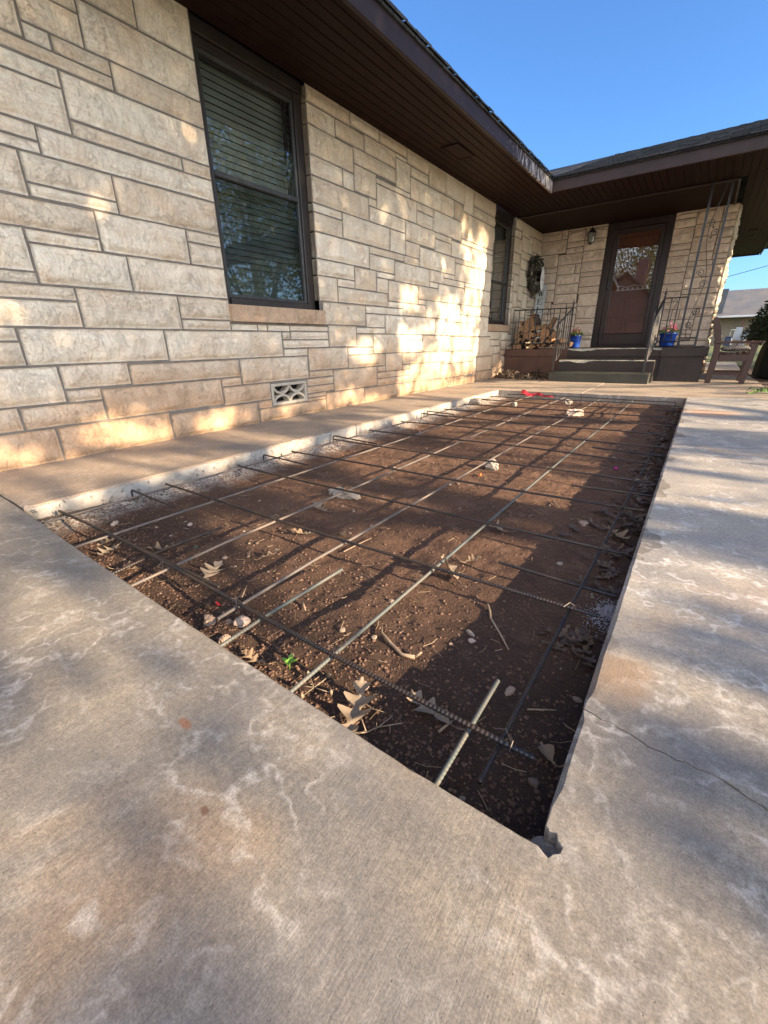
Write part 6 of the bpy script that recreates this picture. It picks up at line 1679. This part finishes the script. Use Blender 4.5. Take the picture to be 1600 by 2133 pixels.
# darker blots on the ground: (x, y, rx, ry, amount)
BLOTS = [(2.47, .235, .10, .045, 1), (2.30, .30, .22, .05, .7), (1.70, .34, .35, .055, .9), (2.05, .06, .25, .06, .7), (3.18, .60, .25, .06, .0), (2.75, -.02, .2, .06, .5), (2.78, .30, .14, .035, .5),
         (1.25, .85, .45, .16, .9), (1.8, .75, .4, .20, .8), (1.35, 1.18, .5, .12, .8), (1.9, 1.30, .35, .14, .9), (2.30, 1.50, .5, .10, .9), (1.25, 1.55, .3, .08, .6), (2.0, 1.95, .5, .06, .5), (1.3, 2.45, .35, .12, .7), (2.1, 2.75, .7, .22, .95), (1.5, 3.1, .6, .16, .9), (2.2, 3.3, .5, .15, .6), (1.4, 3.9, .5, .14, .6), (2.4, .62, .35, .14, .5), (1.05, .6, .3, .1, .3),
         (.45, .62, .4, .07, .6), (.45, 2.3, .5, .28, .9), (.4, 3.0, .5, .2, .8), (.3, 3.6, .4, .14, .7), (.5, 1.3, .3, .1, .4)]
def shade_density(u, v):
    """how thick the foliage is where the ray (u across the sun, v up) passes: 0 open, 1 closed"""
    n1 = fbm(u * 1.8 + 3, v * 2.0 + 8, 41, 3); n2 = fbm(u * 5.2, v * 5.6, 43, 3)
    yw = u / CA; zw = (v + SE * SA * yw) / CE
    lit = np.zeros(u.shape)
    for (py, pz, ry, rz, am) in POOLS:
        q = ((yw - py) / ry) ** 2 + ((zw - pz) / rz) ** 2
        lit = np.maximum(lit, (.72 if py < 4.2 else .9) * am * sst(1.35, .35, q + 1.5 * (n2 - .5) + .5 * (n1 - .5)))
    # ground: where the ray lands
    x = -v / (SE * (CA + SA * SA / CA) + 1e-9); y = (u + SA * x) / CA
    pit = (x > XL) & (x < XR + .1) & (y > .38)
    g = .55 + .45 * sst(.36, .52, n1 * .5 + n2 * .5)
    for (bx, by, rx, ry, am) in BLOTS:
        q = ((x - bx) / rx) ** 2 + ((y - by) / ry) ** 2
        g = g * (1 - am * sst(1.5, .5, q + 1.3 * (n2 - .5)))
    g = np.where(pit, g * (1 - .5 * sst(2.1, 1.5, x) * sst(1.75, 1.3, y)), g)
    g = np.where(pit & (x > 1.95) & (y > .8), np.maximum(g, .55 * sst(.35, .5, n2)), g)
    g = np.where((y < .45) & (x < 3.3), g * (np.where(y > .2, .4, .72) + np.where(y > .2, .6, .28) * sst(.34, .56, fbm(u * 4.2 + 2, v * 3.4 + 5, 57, 2))), g)
    bu = np.array([b[0] for b in BANDS]); bv = np.array([b[1] for b in BANDS])
    band = np.interp(y + .10 * (n1 - .5), bu, bv)
    g = np.where(pit, g, np.where(x > XR, np.minimum(1, band * (.55 + .6 * n2)), g * np.where(y > .45, np.interp(y, bu, bv) * .3 + .7, 1)))
    lit = np.where(v < -.02, g, lit)
    return 1 - np.clip(lit, 0, 1)
def uvd(u, v, d):
    # point on the ray (u,v) at horizontal distance d towards the sun
    h = d * CA  # along the sun's azimuth
    z = v / CE + d * SE / CE
    return np.stack([CA * d - SA * u, SA * d + CA * u, z], -1)
def tree(name, tx, ty, u0, u1, v0, v1, dmin, dmax, n, seed, mat, lab, extra=0, top=8.0, size=(.07, .13), trunk_r=.16):
    t = empty(name, (tx, ty, -.02), lab, 'tree', 'shade trees on the sunny side of the yard')
    rr = np.random.RandomState(seed)
    u = rr.uniform(u0, u1, n); v = rr.uniform(v0, v1, n); keep = (rr.rand(n) < shade_density(u, v) ** 1.8) & ((v > .1) | (rr.rand(n) < .62))
    u, v = u[keep], v[keep]; d = rr.uniform(dmin, dmax, len(u))
    P = uvd(u, v, d)
    # the crown above, seen only in the panes
    if extra:
        th = rr.uniform(0, 6.283, extra); ph = np.arccos(rr.uniform(-1, 1, extra)); rad_ = (rr.rand(extra) ** .4)
        cl = fbm(th * 2.2, ph * 3, seed, 3)
        k = rad_ * (.6 + .8 * cl)
        c = np.array([(uvd(np.array([(u0 + u1) / 2]), np.array([v1]), np.array([(dmin + dmax) / 2]))[0][0]), (u0 + u1) / 2, (top + 3) / 2 + .6])
        Q = np.stack([c[0] + k * np.sin(ph) * np.cos(th) * 2.6, c[1] + k * np.sin(ph) * np.sin(th) * (u1 - u0) * .55, c[2] + k * np.cos(ph) * (top - 3) * .62], -1)
        Q = Q[Q[:, 2] > P[:, 2].max() * .9]
        P = np.concatenate([P, Q])
    D = rr.normal(size=P.shape); D /= np.linalg.norm(D, axis=1)[:, None]
    V, F = leaf_quads(P, D, rr.uniform(size[0], size[1], len(P)), rr, .75)
    m = MB(); m.v = V; m.f = F; m.m = [0] * len(F); m.build('crown', mat, t, fixn=False)
    q = random.Random(seed); m = MB()
    zt = top * .7
    m.tube([(tx + .06 * math.sin(k * 1.3 + seed), ty + .05 * math.cos(k * 1.7), -.1 + zt * k / 9) for k in range(10)], trunk_r, 10, rad=[trunk_r * (1.35 if k == 0 else 1.05 - .085 * k) for k in range(10)])
    for k in range(12):
        z0 = 1.7 + (zt - 1.9) * k / 12; a = k * 2.4 + seed; L = 1.0 + 1.2 * q.random()
        e = (tx + math.cos(a) * L * .7, ty + math.sin(a) * L * 1.2, z0 + L * .55)
        m.tube([(tx, ty, z0), ((tx + e[0]) / 2 + .1, (ty + e[1]) / 2, z0 + L * .2), e], .05, 7, rad=[trunk_r * .42, trunk_r * .28, trunk_r * .1])
    m.build('trunk', M_bark, t, smooth=True)
    return t
tree('shade_tree', 11.5, -.9, -2.4, .9, -1.75, 2.7, 8.6, 12.0, 52000, 3, M_treeleaf, 'low-branched shade tree nearest the front of the yard', 5000, 9.5, (.055, .105), .15)
tree('shade_tree', 11.6, 2.1, .8, 3.4, -1.75, 2.7, 9.4, 12.6, 44000, 5, M_treeleaf, 'low-branched shade tree opposite the first window', 6000, 8.5, (.055, .11))
tree('shade_tree', 12.4, 4.9, 3.3, 6.3, -1.75, 2.7, 9.8, 13.2, 44000, 7, M_autumn, 'olive-leaved shade tree opposite the far end of the long wall', 6000, 8.0, (.055, .11))
tree('shade_tree', 14.6, 8.6, 6.2, 9.6, -1.2, 2.6, 12, 15.5, 30000, 9, M_treeleaf, 'shade tree out beyond the evergreen bush', 5000, 7.5)

# trees and a brick house that only show in the panes
def round_tree(x, y, r, h, n, seed, mat, lab, zb=1.6):
    t = empty('yard_tree', (x, y, -.02), lab, 'tree', 'yard trees mirrored in the panes')
    rr = np.random.RandomState(seed)
    nb = 60; B = rr.normal(size=(nb, 3)); B /= np.linalg.norm(B, axis=1)[:, None]; B *= (rr.rand(nb) ** .45)[:, None]
    B = B * np.array([r, r, (h - zb) / 2]) * .82 + np.array([x, y, (h + zb) / 2])
    k = rr.randint(0, nb, n); P = B[k] + rr.normal(size=(n, 3)) * r * .17
    D = rr.normal(size=P.shape); D /= np.linalg.norm(D, axis=1)[:, None]
    V, F = leaf_quads(P, D, rr.uniform(.10, .20, n), rr, .7)
    m = MB(); m.v = V; m.f = F; m.m = [0] * len(F); m.build('crown', mat, t, fixn=False)
    m = MB(); m.tube([(x + .08 * math.sin(q), y, -.1 + h * .75 * q / 8) for q in range(9)], .2, 9, rad=[.26 - .024 * q for q in range(9)])
    for q in range(0, nb, 4): m.tube([(x, y, zb + .1 + (h - zb) * .3 * (q / nb)), tuple((B[q] + np.array([x, y, zb])) / 2), tuple(B[q])], .05, 5, rad=[.07, .05, .02])
    m.build('trunk', M_bark, t)
round_tree(13.0, 13.6, 4.6, 12.5, 20000, 21, M_treeleaf, 'tall leafy tree mirrored in the first window', .5)
round_tree(19.0, 23.0, 6.0, 16.0, 12000, 22, M_treeleaf, 'tallest tree farther back in the side yard', .8)
round_tree(-4.5, -26, 4.5, 11.0, 16000, 24, M_autumn, 'olive-coloured tree beside the brick house, mirrored in the door')
round_tree(1.5, -32, 5.5, 13.0, 20000, 25, M_treeleaf, 'green tree rising behind the brick house, mirrored in the door')
bh = empty('brick_house', (0, -22, 0), 'red brick house with a steep gable that is mirrored in the entry door', 'house')
M_brick, nt_, bs_ = newmat('red_brick')
br_ = nd(nt_, 'ShaderNodeTexBrick', {'Vector': pos(nt_, (1, 1, 1), rot=(R_(90), 0, 0)), 'Scale': 1.0, 'Mortar Size': .01, 'Brick Width': .22, 'Row Height': .075, 'Color1': (.24, .085, .055, 1), 'Color2': (.18, .06, .04, 1), 'Mortar': (.3, .26, .22, 1)})
setc(nt_, bs_, br_.outputs[0])
m = MB(); m.prism([(-2.6, -.3), (3.2, -.3), (3.2, 2.5), (.3, 5.0), (-2.6, 2.5)], -27, -20, 'y'); m.build('wall', M_brick, bh)
m = MB(); m.prism([(-2.9, 2.3), (.3, 5.05), (3.5, 2.3), (3.5, 2.5), (.3, 5.25), (-2.9, 2.5)], -27.4, -19.7, 'y'); m.build('roof', M_shingle, bh)
m = MB(); m.box(.9, -22, 3.8, 1.6, -21.3, 6.2); m.build('chimney', M_brick, bh)
